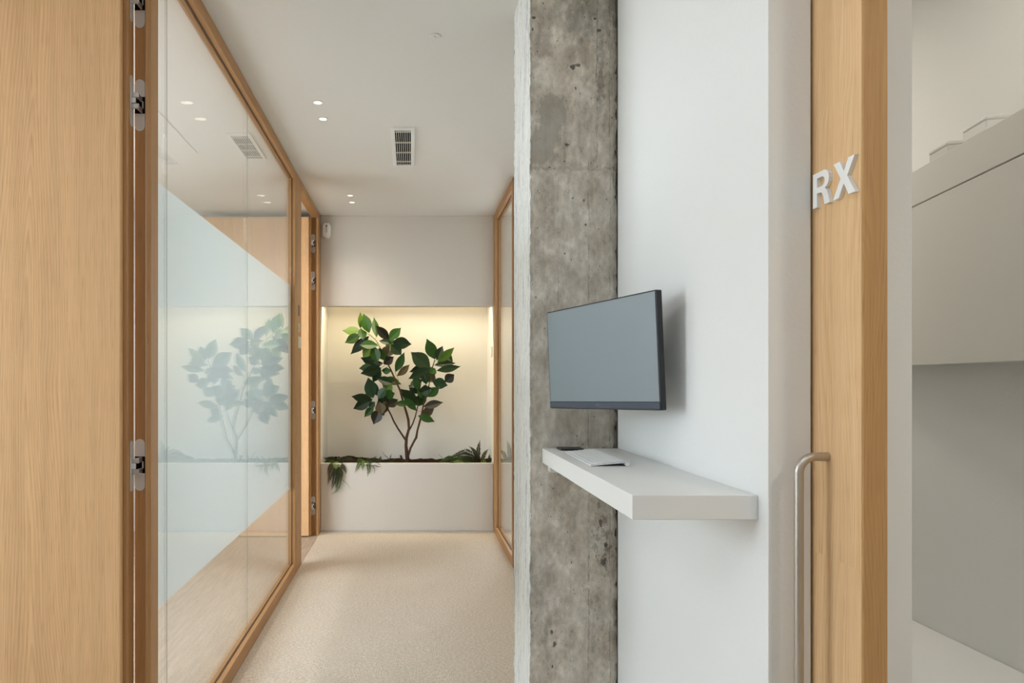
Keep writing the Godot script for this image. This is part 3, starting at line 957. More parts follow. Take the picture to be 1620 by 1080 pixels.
func build_office_fill() -> void:  # a panel added out of view to brighten the frosted film from behind
	var col := Color(0.97, 0.985, 1.0)
	var x := -2.35
	var o := thing("ceiling_panel", "added unseen fill light panel of the office, above and left of the frame", "ceiling light", V(x, CEIL, 3.4), "", "added fill panels of the office")
	obj("frame", boxes([[x - 0.16, x - 0.14, CEIL - 0.03, CEIL, 2.5, 4.3], [x + 0.14, x + 0.16, CEIL - 0.03, CEIL, 2.5, 4.3], [x - 0.14, x + 0.14, CEIL - 0.03, CEIL, 2.5, 2.52], [x - 0.14, x + 0.14, CEIL - 0.03, CEIL, 4.28, 4.3]], 0.001), M.white_plastic, o)
	obj("diffuser", bx(x - 0.14, x + 0.14, CEIL - 0.026, CEIL - 0.02, 2.52, 4.28, 0.0), glow(col, 2.0), o)
	var al := AreaLight3D.new()
	al.name = "office_panel_glow"
	al.area_size = Vector2(0.28, 1.76)
	al.light_color = col
	al.light_energy = 9.0
	al.shadow_enabled = true
	add_child(al, true)
	al.position = V(x, CEIL - 0.032, 3.4)
	al.rotation = Vector3(-PI / 2, 0, 0)
	al.set("area_range", 12.0)

func build_sliding_door() -> void:
	var o := thing("door_3", "oak sliding door pulled out of its wall pocket, with a long steel handle", "door", V(0.82, 0, 1.7), "structure")
	obj("leaf", bx(0.7998, 0.8445, 0.008, 2.76, 1.2115, 2.25, 0.0004), M.oak, o)
	obj("edge_lipping", bx(0.7999, 0.8444, 0.008, 2.76, 1.2083, 1.2115, 0.0014), M.oak_edge_shaded, o)  # leading edge in darker oak; its shade is put into the colour
	var path := []; var rad := []
	var y1 := 1.202; var y0 := 0.40; var xh := 0.7439; var z := 1.3089; var r := 0.031
	path.append(V(0.8005, y1, z)); path.append(V(xh + r, y1, z))
	for k in range(1, 9):
		var a := PI / 2 * k / 8.0
		path.append(V(xh + r - sin(a) * r, y1 - r + cos(a) * r, z))
	path.append(V(xh, (y0 + y1) / 2, z))
	for k in range(0, 9):
		var a := PI / 2 * k / 8.0
		path.append(V(xh + r - cos(a) * r, y0 + r - sin(a) * r, z))
	path.append(V(0.8005, y0, z))
	for q in path:
		rad.append(0.0084)
	var g := Geo.new(); g.tube(path, rad, 20)
	var hd := obj("handle", g, M.steel, o)
	hd.set_meta("label", "long brushed steel pull handle with bent ends")
	# raised lettering
	var s := thing("door_sign", "raised white letters RX on the oak sliding door", "sign", V(0.7998, 1.6854, 1.281))
	var hh := 0.06665
	var R := PackedVector2Array([Vector2(0, 0), Vector2(.25, 0), Vector2(.25, .40), Vector2(.44, .40), Vector2(.55, .36), Vector2(.62, .25), Vector2(.70, .0), Vector2(1.0, 0), Vector2(.90, .27), Vector2(.83, .39), Vector2(.71, .47), Vector2(.84, .53), Vector2(.93, .62), Vector2(.955, .73), Vector2(.93, .85), Vector2(.85, .94), Vector2(.70, 1.0), Vector2(0, 1), Vector2(0, .999), Vector2(.2499, .84), Vector2(.56, .84), Vector2(.67, .795), Vector2(.705, .705), Vector2(.67, .61), Vector2(.56, .565), Vector2(.2499, .565), Vector2(.2498, .8395), Vector2(0, .998)])
	var X := PackedVector2Array([Vector2(0, 0), Vector2(.27, 0), Vector2(.49, .35), Vector2(.71, 0), Vector2(1, 0), Vector2(.645, .52), Vector2(.97, 1), Vector2(.70, 1), Vector2(.50, .68), Vector2(.31, 1), Vector2(.03, 1), Vector2(.35, .52)])
	for q in [[R, 1.345, 0.05375, "R"], [X, 1.281, 0.0641, "X"]]:
		var pl := PackedVector2Array()
		for p in q[0]:
			pl.append(Vector2(p.x * q[2], p.y * hh))
		var lg := Geo.new()
		# letters read along -depth: local x towards the camera, z out of the door
		lg.prism(pl, Transform3D(Basis(Vector3(0, 0, 1), Vector3.UP, Vector3(-1, 0, 0)), V(0.7998, 1.6854, q[1])), 0.0077, 0.0)
		var lo := obj("letter", lg, M.white_plastic, s)
		lo.set_meta("label", "white letter " + q[3])

func build_shelf() -> void:
	var o := thing("wall_shelf", "thick white floating shelf under the screen, fixed to the white wall", "shelf", V(0.58, 1.0636, 1.87))
	obj("board", bx(0.4515, 0.7069, 1.0636, 1.1139, 1.3932, 2.3444, 0.001), M.white_lacquer, o)
	obj("wall_rail", bx(0.7069, 0.7094, 1.0632, 1.113, 1.3945, 2.339, 0.0005), M.white_lacquer, o)
	obj("support_cleat", bx(0.4713, 0.688, 1.0344, 1.0636, 2.3134, 2.3538, 0.001), M.white_lacquer, o)
	var ph := Geo.new()
	ph.prism(round_rect(0.079, 0.076, 0.007), Transform3D(Basis(Vector3(1, 0, 0), Vector3(0, 0, -1), Vector3.UP), V(0.5366, 1.1140, 2.298)), 0.006, 0.0013)
	tag(obj("device", ph, M.bezel), "small flat black device lying on the shelf against the column, behind the keyboard", "device")

func build_monitor() -> void:
	var A := at_px(865, 494, 2.236); var B := at_px(1039, 459.5, 1.768); var C := at_px(1047, 650.5, 1.744); var D := at_px(870, 645, 2.211)
	var ctr := (A + B + C + D) / 4.0
	var x := (B - A + C - D).normalized()
	var yv := Vector3.UP
	# slightly rolled and tipped a little downwards on its arm
	x = Vector3(x.x, 0.028 * Vector2(x.x, x.z).length(), x.z).normalized()
	yv = Basis(x, 0.028) * (Vector3.UP - x * x.y).normalized()
	var z := x.cross(yv).normalized()
	var w := 0.5040; var h := 0.3122
	var o := thing("monitor", "slim black computer monitor on a wall arm above the white shelf", "monitor", ctr)
	o.basis = Basis(x, yv, z)
	var g := Geo.new()
	g.prism(round_rect(w, h, 0.004), Transform3D(Basis(), Vector3(0, 0, -0.016)), 0.016, 0.001)
	obj("housing", g, M.bezel, o, true)
	g = Geo.new()
	g.box(Vector3(-w / 2 + 0.004, -h / 2 + 0.023, -0.0005), Vector3(w / 2 - 0.006, h / 2 - 0.0035, 0.0006), 0.0003)
	obj("screen", g, M.screen, o, true)
	g = Geo.new()
	g.box(Vector3(-w / 2 + 0.0015, -h / 2 + 0.003, -0.001), Vector3(w / 2 - 0.003, -h / 2 + 0.0215, 0.0024), 0.002)
	var chin := obj("chin", g, M.chin, o, true)
	chin.set_meta("label", "slightly lighter strip below the screen")
	var tm := TextMesh.new()
	var sf := SystemFont.new(); sf.font_names = PackedStringArray(["Droid Sans"])
	tm.font = sf
	tm.text = "DELL"
	tm.font_size = 32
	tm.pixel_size = 0.0003
	tm.depth = 0.0004
	var lo := MeshInstance3D.new()
	lo.mesh = tm; lo.material_override = M.logo; lo.name = "logo"
	chin.add_child(lo, true)
	lo.position = Vector3(-0.004, -h / 2 + 0.0122, 0.0026)
	# back bulge and arm to the wall
	g = Geo.new()
	g.prism(round_rect(0.34, 0.20, 0.02), Transform3D(Basis(Vector3(-1, 0, 0), Vector3.UP, Vector3(0, 0, -1)), Vector3(0, -0.01, -0.0155)), 0.026, 0.008)
	obj("back_shell", g, M.bezel, o, true)
	g = Geo.new()
	var inv := o.transform.affine_inverse()
	var tail := inv * (V(0.707, 1.41, 2.004))
	g.tube([Vector3(0.0, 0, -0.040), Vector3(0.0, 0, -0.055), tail], [0.03, 0.019, 0.019], 14)
	g.lathe([Vector2(0, 0.012), Vector2(0.05, 0.012), Vector2(0.05, -0.004), Vector2(0, -0.004)], Transform3D(Basis(inv.basis * Vector3(0, 1, 0), inv.basis * Vector3(-1, 0, 0), inv.basis * Vector3(0, 0, 1)), inv * V(0.7065, 1.41, 2.004)), 20)
	obj("wall_arm", g, M.bezel, o, true)

func build_keyboard() -> void:
	var o := thing("keyboard", "slim white computer keyboard on a round battery foot, lying on the shelf", "keyboard", V(0.4919, 1.1140, 2.0227))
	# local x = from the typist's edge to the back, z = along the rows, tilted by the foot
	o.rotation.y = -0.02
	var w := 0.1066; var l := 0.337
	var g := Geo.new()
	var sl := (0.0146 - 0.0042) / w
	var prof := PackedVector2Array([Vector2(0, 0.0006), Vector2(0.001, 0.0042), Vector2(0.0022, 0.0046), Vector2(w - 0.002, 0.0150), Vector2(w, 0.0142), Vector2(w, 0.0104), Vector2(w - 0.012, 0.0096)])
	g.prism(prof, Transform3D(Basis(), Vector3(0, 0, -l / 2)), l, 0.0)
	obj("body", g, M.alu, o, true)
	g = Geo.new()
	g.tube([Vector3(w - 0.007, 0.0074, -l / 2 + 0.002), Vector3(w - 0.007, 0.0074, l / 2 - 0.002)], [0.0072, 0.0072], 16)
	var ft := obj("battery_foot", g, M.white_plastic, o, true)
	ft.set_meta("label", "round white tube along the back edge")
	var rows := [[1.3, 1.3, 1.3, 5.2, 1.3, 1.3, 1, 1, 1], [2.1, 1, 1, 1, 1, 1, 1, 1, 1, 1, 1, 2.1], [1.7, 1, 1, 1, 1, 1, 1, 1, 1, 1, 1, 1, 1.6], [1.4, 1, 1, 1, 1, 1, 1, 1, 1, 1, 1, 1, 1, 1], [1, 1, 1, 1, 1, 1, 1, 1, 1, 1, 1, 1, 1.5], [1, 1, 1, 1, 1, 1, 1, 1, 1, 1, 1, 1, 1, 1]]
	var cache := {}
	for r in 6:
		var tot := 0.0
		for q in rows[r]:
			tot += q
		var unit := (l - 0.014) / tot
		var z := l / 2 - 0.007      # the left end of the rows is nearer to the camera
		var xa := 0.006 + r * 0.0153
		var dep := 0.0130 if r < 5 else 0.0088
		for q in rows[r]:
			var kw: float = q * unit
			var key := "%.4f %.3f" % [kw, dep]
			if not cache.has(key):
				var kg := Geo.new()
				kg.box(Vector3(0, 0, -kw + 0.003), Vector3(dep, 0.0022, 0), 0.0006)
				cache[key] = kg.mesh()
			var ko := MeshInstance3D.new()
			ko.mesh = cache[key]; ko.material_override = M.key_white
			var cnt: int = counts.get("key", 0); counts["key"] = cnt + 1
			ko.name = "key" if cnt == 0 else "key_%03d" % cnt
			o.add_child(ko, true)
			ko.position = Vector3(xa, 0.0043 + xa * sl * 1.02, z)
			ko.rotation.z = atan(sl)
			z -= kw

func make_vent(label: String, x0: float, x1: float, z0: float, z1: float) -> void:
	var o := thing("ceiling_vent", label, "vent", V((x0 + x1) / 2, CEIL, (z0 + z1) / 2), "", "ceiling vents")
	var yb := CEIL - 0.010
	obj("frame", boxes([[x0, x0 + 0.024, yb, CEIL, z0, z1], [x1 - 0.024, x1, yb, CEIL, z0, z1], [x0 + 0.024, x1 - 0.024, yb, CEIL, z0, z0 + 0.036], [x0 + 0.024, x1 - 0.024, yb, CEIL, z1 - 0.008, z1]], 0.002), M.white_plastic, o)
	obj("backing", bx(x0 + 0.02, x1 - 0.02, CEIL - 0.0015, CEIL - 0.0005, z0 + 0.02, z1 - 0.004, 0.0), M.dark, o)
	var wd := x1 - x0 - 0.048
	var pitch := wd / 7.55
	for k in 7:
		var xc := x0 + 0.024 + pitch * (k + 0.78)
		obj("slat", bx(xc - 0.0015, xc + 0.0015, yb + 0.001, yb + 0.005, z0 + 0.036, z1 - 0.008, 0.0004), M.white_plastic, o)
	for k in 4:
		var zc := z0 + 0.065 + k * (z1 - z0 - 0.07) * 0.295
		if zc < z1 - 0.02:
			obj("cross_bar", bx(x0 + 0.024, x1 - 0.024, yb + 0.0015, CEIL - 0.001, zc - 0.004, zc + 0.004, 0.0006), M.cream_plastic, o)

func build_ceiling_things() -> void:
	make_vent("rectangular white ceiling vent in the middle of the corridor ceiling", -0.118, 0.024, 3.92, 4.606)
	make_vent("white ceiling vent of the office, seen through the glass partition", -1.092, -0.945, 4.015, 4.474)
	var col := Color(1.0, 0.93, 0.84)
	var gm := glow(Color(1.0, 0.95, 0.86), 4.0)
	var spots := [[-0.487, 3.575, "round recessed downlight in the near pair, the one closer to the camera"], [-0.489, 3.80, "round recessed downlight in the near pair, the one further back"], [-0.478, 5.38, "round recessed downlight in the far pair by the end wall, the nearer one"], [-0.481, 5.59, "round recessed downlight closest to the end wall"]]
	for s in spots:
		var o := thing("downlight", s[2], "downlight", V(s[0], CEIL, s[1]), "", "downlights in the corridor ceiling")
		var g := Geo.new()
		g.lathe([Vector2(0.0205, -0.0012), Vector2(0.0215, -0.0032), Vector2(0.0275, -0.0022), Vector2(0.028, 0.0)], Transform3D(), 24)
		obj("trim_ring", g, M.white_plastic, o, true)
		g = Geo.new()
		g.lathe([Vector2(0.0208, -0.0012), Vector2(0.0, -0.0014)], Transform3D(), 24)
		obj("lens", g, gm, o, true)
		var l := SpotLight3D.new()
		l.name = "downlight_beam"
		l.light_color = col
		l.light_energy = 0.85
		l.light_size = 0.02
		l.spot_angle = 58.0
		l.spot_angle_attenuation = 0.9
		l.spot_range = 12.0
		l.spot_attenuation = 2.0
		l.shadow_enabled = true
		add_child(l, true)
		l.position = V(s[0], CEIL - 0.008, s[1])
		l.rotation = Vector3(-PI / 2, 0, 0)
	var d := thing("smoke_detector", "small flush white detector disc on the corridor ceiling", "detector", V(0.105, CEIL, 2.885))
	var g := Geo.new()
	g.lathe([Vector2(0.0235, 0.0), Vector2(0.0235, -0.002), Vector2(0.021, -0.004), Vector2(0.0, -0.0042)], Transform3D(), 28)
	obj("cover", g, M.ceiling, d, true)
	g = Geo.new()
	g.lathe([Vector2(0.007, -0.0041), Vector2(0.006, -0.008), Vector2(0.0, -0.009)], Transform3D(Basis(), Vector3(-0.006, 0, 0.003)), 14)
	obj("sensor_tip", g, M.white_plastic, d, true)
	# access hatch in the office ceiling
	var hp := obj("ceiling_hatch", bx(-1.9, -1.365, CEIL - 0.004, CEIL, 3.6, 4.37, 0.001), M.ceiling)
	tag(hp, "flush white access hatch in the office ceiling behind the glass", "hatch")

func build_back_wall_things() -> void:
	var o := thing("motion_sensor", "small white motion sensor high on the end wall beside the far door frame", "sensor", V(-0.744, 2.664, 6.05))
	var g := Geo.new()
	g.prism(round_rect(0.070, 0.134, 0.030, 8), Transform3D(Basis(), Vector3.ZERO), 0.042, 0.006)
	obj("body", g, M.white_plastic, o, true)
	g = Geo.new()
	g.prism(stadium(0.020, 0.062), Transform3D(Basis(), Vector3(0.002, 0.008, 0.0415)), 0.0012, 0.0)
	obj("window", g, M.cream_plastic, o, true)
	g = Geo.new()
	g.prism(stadium(0.010, 0.013), Transform3D(Basis(), Vector3(0.002, 0.036, 0.042)), 0.002, 0.0)
	obj("lens", g, M.dark, o, true)
	var sw := thing("wall_switch", "slim white switch plate inside the plant niche, on its right side", "switch", V(0.733, 1.6, 6.18))
	g = Geo.new()
	g.box(Vector3(-0.006, -0.048, -0.04), Vector3(0, 0.048, 0.04), 0.002)
	obj("plate", g, M.cream_plastic, sw, true)
	g = Geo.new()
	g.box(Vector3(-0.009, -0.022, -0.015), Vector3(-0.005, 0.022, 0.015), 0.001)
	obj("rocker", g, M.white_plastic, sw, true)

# ---------------------------------------------------------------- plants
func leaf_mesh(base: Vector3, tip: Vector3, width: float, facing: Vector3, curl: float, fold: float) -> Geo:
	var g := Geo.new()
	var ax := tip - base
	var ln := ax.length()
	var d := ax / ln
	var side := d.cross(facing).normalized()
	var nr := side.cross(d).normalized()
	var rows := []; var uvs := []
	var prof := [0.05, 0.44, 0.77, 0.96, 1.0, 0.90, 0.64, 0.28, 0.0]
	for j in prof.size():
		var t := float(j) / (prof.size() - 1)
		var r := []; var u := []
		var mid := base + d * ln * t + nr * (curl * ln * (t * (1.0 - t) * 4.0 - t * 0.5))
		for i in 7:
			var s: float = [-1.0, -0.55, -0.10, 0.0, 0.10, 0.55, 1.0][i]
			var hw: float = prof[j] * width / 2.0
			r.append(mid + side * hw * s + nr * absf(s) * hw * fold)
			u.append(Vector2(s, t))
		rows.append(r); uvs.append(u)
	g.grid(rows, uvs, nr)
	for i in g.c.size():
		g.c[i] = Color(1.9, 2.0, 1.6) if absf(g.uv[i].x) < 0.05 else Color(1, 1, 1)
	return g

func build_rubber_plant() -> void:
	rng.seed = 9
	var zc := 6.30
	var o := thing("rubber_plant", "rubber plant with dark glossy leaves on thin brown stems in the niche", "plant", V(-0.03, 0.59, zc))
	var P := func(x: float, y: float, dz := 0.0) -> Vector3: return at_px(530 + x / 4.0, 480 + y / 4.0, zc + dz)
	var stems := [
		["trunk", "bark", [[462, 1012, 0, 15], [456, 960, 0, 13], [449, 900, 0, 10], [452, 850, 0, 9.5], [468, 790, .01, 8], [464, 735, .01, 8], [452, 690, .01, 7.5], [432, 625, .0, 6.5], [412, 550, .0, 6], [385, 490, 0, 5.5], [358, 430, 0, 5], [336, 385, 0, 4.5], [300, 330, -.01, 4], [286, 280, -.02, 3.6]]],
		["branch", "bark", [[451, 868, 0, 7], [428, 835, -.01, 6], [398, 790, -.02, 5.5], [372, 745, -.03, 5.5], [352, 700, -.04, 5], [335, 668, -.05, 5], [322, 610, -.06, 4], [316, 560, -.06, 3.5], [300, 500, -.05, 3]]],
		["branch", "bark", [[462, 965, 0, 8], [478, 915, -.01, 7], [500, 872, -.02, 7], [514, 848, -.02, 8], [522, 800, -.02, 6], [540, 735, -.02, 6.5], [550, 690, -.02, 5.5], [560, 640, -.02, 5], [578, 580, -.01, 4], [594, 520, 0, 4], [604, 470, 0, 3.5], [618, 400, 0, 3.5], [632, 355, 0, 3]]],
		["branch", "bark", [[470, 800, .01, 5], [492, 760, .02, 4.5], [508, 715, .02, 4], [520, 665, .02, 3.5], [526, 640, .02, 3]]],
		["branch", "bark", [[440, 1000, -.01, 7], [425, 985, -.02, 6.5], [414, 960, -.02, 6.5]]],
		["shoot", "stem", [[286, 280, -.02, 3.2], [262, 235, -.03, 3.2], [230, 205, -.04, 3.2], [196, 178, -.05, 2.8], [165, 158, -.05, 2.2]]],
		["shoot", "stem", [[336, 385, 0, 2.6], [345, 330, .01, 2.6], [350, 280, 0, 2.6], [345, 240, -.01, 2.6]]],
		["shoot", "stem", [[316, 610, -.06, 2.4], [318, 580, -.07, 2.4], [322, 550, -.07, 2.2]]],
		["shoot", "stem", [[404, 500, 0, 2.2], [398, 470, 0, 2], [378, 435, 0, 1.6]]],
		["shoot", "stem", [[594, 520, 0, 2.2], [600, 500, -.02, 2.0], [612, 488, -.03, 1.6]]]]
	var nodes := []
	for s in stems:
		var path := []; var rad := []
		for q in s[2]:
			path.append(P.call(q[0], q[1], q[2])); rad.append(q[3] / 4.0 * zc / F)
		for i in path.size() - 1:
			for t in 6:
				if i > 2 or s[0] == "shoot" or path.size() < 8:
					nodes.append(path[i].lerp(path[i + 1], t / 6.0))
		var g := Geo.new(); g.tube(path, rad, 9)
		obj(s[0], g, M[s[1]], o)
	# leaves: base x, y, tip x, y, width (photo pixels x 8.31 etc.), tone
	var la := [[335, 330, 333, 115, 62, 2], [450, 385, 375, 140, 118, 1], [548, 440, 513, 192, 90, 1], [330, 350, 108, 360, 120, 2], [335, 405, 138, 515, 115, 1], [345, 325, 368, 472, 105, 1], [445, 430, 215, 658, 115, 0], [565, 552, 325, 545, 118, 1], [715, 480, 542, 295, 100, 5], [708, 475, 862, 325, 112, 1], [755, 505, 997, 535, 130, 0], [742, 540, 868, 672, 120, 0], [745, 522, 583, 490, 72, 0], [728, 548, 672, 708, 145, 3], [475, 570, 372, 705, 118, 2], [500, 560, 562, 775, 112, 1], [578, 590, 652, 745, 105, 1], [592, 818, 345, 715, 100, 0], [505, 830, 323, 852, 85, 1], [605, 845, 345, 918, 112, 0], [638, 795, 768, 703, 108, 5], [735, 890, 615, 880, 75, 1], [795, 898, 907, 650, 92, 1], [815, 952, 976, 808, 78, 3], [762, 1050, 550, 985, 100, 0], [600, 855, 500, 1030, 95, 4]]
	var lb := [[452, 535, 380, 252, 158, 4], [525, 505, 405, 275, 105, 0], [445, 562, 153, 512, 112, 0], [435, 572, 178, 684, 125, 0], [462, 642, 333, 802, 84, 1], [478, 590, 395, 668, 78, 4], [548, 690, 462, 902, 135, 5], [540, 590, 578, 765, 125, 3], [622, 592, 598, 762, 125, 3], [655, 655, 802, 558, 112, 5], [520, 548, 642, 385, 115, 4], [618, 500, 756, 470, 125, 1], [722, 440, 610, 345, 118, 2], [565, 600, 612, 480, 95, 0], [990, 612, 755, 618, 78, 1], [340, 470, 440, 525, 62, 1], [520, 550, 600, 600, 90, 0]]
	var lc := [[402, 305, 322, 108, 98, 1], [352, 388, 166, 240, 128, 0], [418, 315, 476, 176, 74, 0], [425, 335, 590, 193, 72, 2], [395, 365, 602, 345, 64, 0], [418, 420, 650, 380, 64, 0], [358, 395, 142, 498, 84, 0], [340, 378, 150, 432, 75, 0], [295, 440, 312, 555, 84, 0], [392, 442, 318, 532, 98, 3], [375, 528, 522, 568, 95, 4], [500, 530, 592, 460, 84, 5], [252, 605, 182, 503, 74, 1], [226, 742, 62, 608, 94, 0], [232, 652, 142, 568, 64, 0], [240, 775, 302, 640, 100, 1], [320, 692, 222, 600, 94, 1], [322, 682, 442, 588, 78, 1], [285, 782, 477, 740, 74, 5], [268, 852, 390, 800, 84, 3], [232, 872, 392, 930, 68, 1], [216, 822, 86, 685, 60, 1], [335, 612, 268, 588, 64, 3], [405, 400, 352, 445, 75, 1], [590, 300, 470, 330, 40, 1]]
	var all := []
	for q in la: all.append([530 + q[0] / 8.31, 480 + q[1] / 8.31, 530 + q[2] / 8.31, 480 + q[3] / 8.31, q[4] / 8.31, q[5], -0.03])
	for q in lb: all.append([540 + q[0] / 9.0, 570 + q[1] / 9.0, 540 + q[2] / 9.0, 570 + q[3] / 9.0, q[4] / 9.0, q[5], -0.06])
	for q in lc.slice(0, 24): all.append([625 + q[0] / 6.353, 520 + q[1] / 6.353, 625 + q[2] / 6.353, 520 + q[3] / 6.353, q[4] / 6.353, q[5], -0.01])
	# leaves deeper inside the clusters
	for q in [[602, 585, 575, 592, 14, 0], [606, 574, 578, 582, 13, 0], [605, 600, 634, 607, 13, 1], [598, 560, 581, 570, 13, 0], [612, 553, 623, 536, 13, 1], [600, 622, 580, 611, 14, 0], [608, 628, 624, 641, 13, 5], [598, 634, 607, 657, 14, 0], [668, 600, 648, 613, 13, 0], [690, 588, 670, 597, 13, 0], [666, 640, 646, 627, 13, 1], [662, 622, 684, 614, 13, 0], [590, 545, 573, 552, 13, 1], [700, 560, 716, 572, 12, 0]]:
		all.append([q[0], q[1], q[2], q[3], q[4], q[5], 0.05])
	for q in all:
		var dz0: float = q[6] + rng.randf_range(-0.05, 0.04)
		var dz1: float = dz0 + rng.randf_range(-0.05, 0.05)
		var face := Vector3(rng.randf_range(-0.5, 0.5), rng.randf_range(-0.25, 0.75), 1.0).normalized()
		var b0 := at_px(q[0], q[1], zc + dz0)
		var t0 := at_px(q[2], q[3], zc + dz1)
		var g := leaf_mesh(b0, t0 + (t0 - b0) * 0.05, q[4] * zc / F * 1.22, face, rng.randf_range(-0.06, 0.05), rng.randf_range(0.10, 0.34))
		# leaf stalk to the nearest stem
		var best: Vector3 = nodes[0]
		for p in nodes:
			if p.distance_squared_to(b0) < best.distance_squared_to(b0):
				best = p
		if best.distance_to(b0) < 0.11 and best.distance_to(b0) > 0.004:
			g.tint = Color(2.2, 2.2, 1.8)
			g.tube([best, best.lerp(b0, 0.5) - Vector3(0, 0.004, 0), b0 + (t0 - b0) * 0.03], [0.0013, 0.0012, 0.0011], 5, false)
		var lf := obj("leaf", g, M["leaf%d" % q[5]], o)
		if q[5] == 3:
			lf.set_meta("label", "leaf showing its dull brownish underside")

# a fern frond: a midrib along the points with pairs of narrow leaflets
func frond(o: Node3D, pts: Array, width: float, m: Material, pairs := 20, called := "frond") -> void:
	var g := Geo.new()
	var cv := Curve3D.new()
	for i in pts.size():
		var tan := Vector3.ZERO
		if i > 0 and i < pts.size() - 1:
			tan = (pts[i + 1] - pts[i - 1]) / 6.0
		cv.add_point(pts[i], -tan, tan)
	var ln := cv.get_baked_length()
	var path := []; var rad := []
	for k in 13:
		path.append(cv.sample_baked(ln * k / 12.0)); rad.append(lerpf(0.0022, 0.0007, k / 12.0))
	g.tube(path, rad, 5)
	for k in pairs:
		var t := 0.05 + 0.95 * float(k) / pairs
		var p := cv.sample_baked(ln * t)
		var d := (cv.sample_baked(minf(ln, ln * t + 0.004)) - cv.sample_baked(maxf(0, ln * t - 0.004))).normalized()
		var side := d.cross(Vector3(0.1, 0.15, 1)).normalized()
		var wl := width * 0.5 * sin(PI * pow(clampf(t * 0.93 + 0.07, 0, 1), 0.75)) + 0.003
		for s in [-1.0, 1.0]:
			var dir: Vector3 = (side * s + d * 0.55 + Vector3(0, 0, rng.randf_range(-0.5, 0.5))).normalized()
			var tip := p + dir * wl * rng.randf_range(0.85, 1.15)
			var hw := minf(0.0042, wl * 0.22)
			var mid := p + dir * wl * 0.4 + Vector3(0, 0, 0.001)
			var nr := dir.cross(d).normalized()
			if nr.z < 0: nr = -nr
			g.tri(p, mid + d * hw, tip, nr, nr, nr)
			g.tri(p, tip, mid - d * hw, nr, nr, nr)
	obj(called, g, m, o)

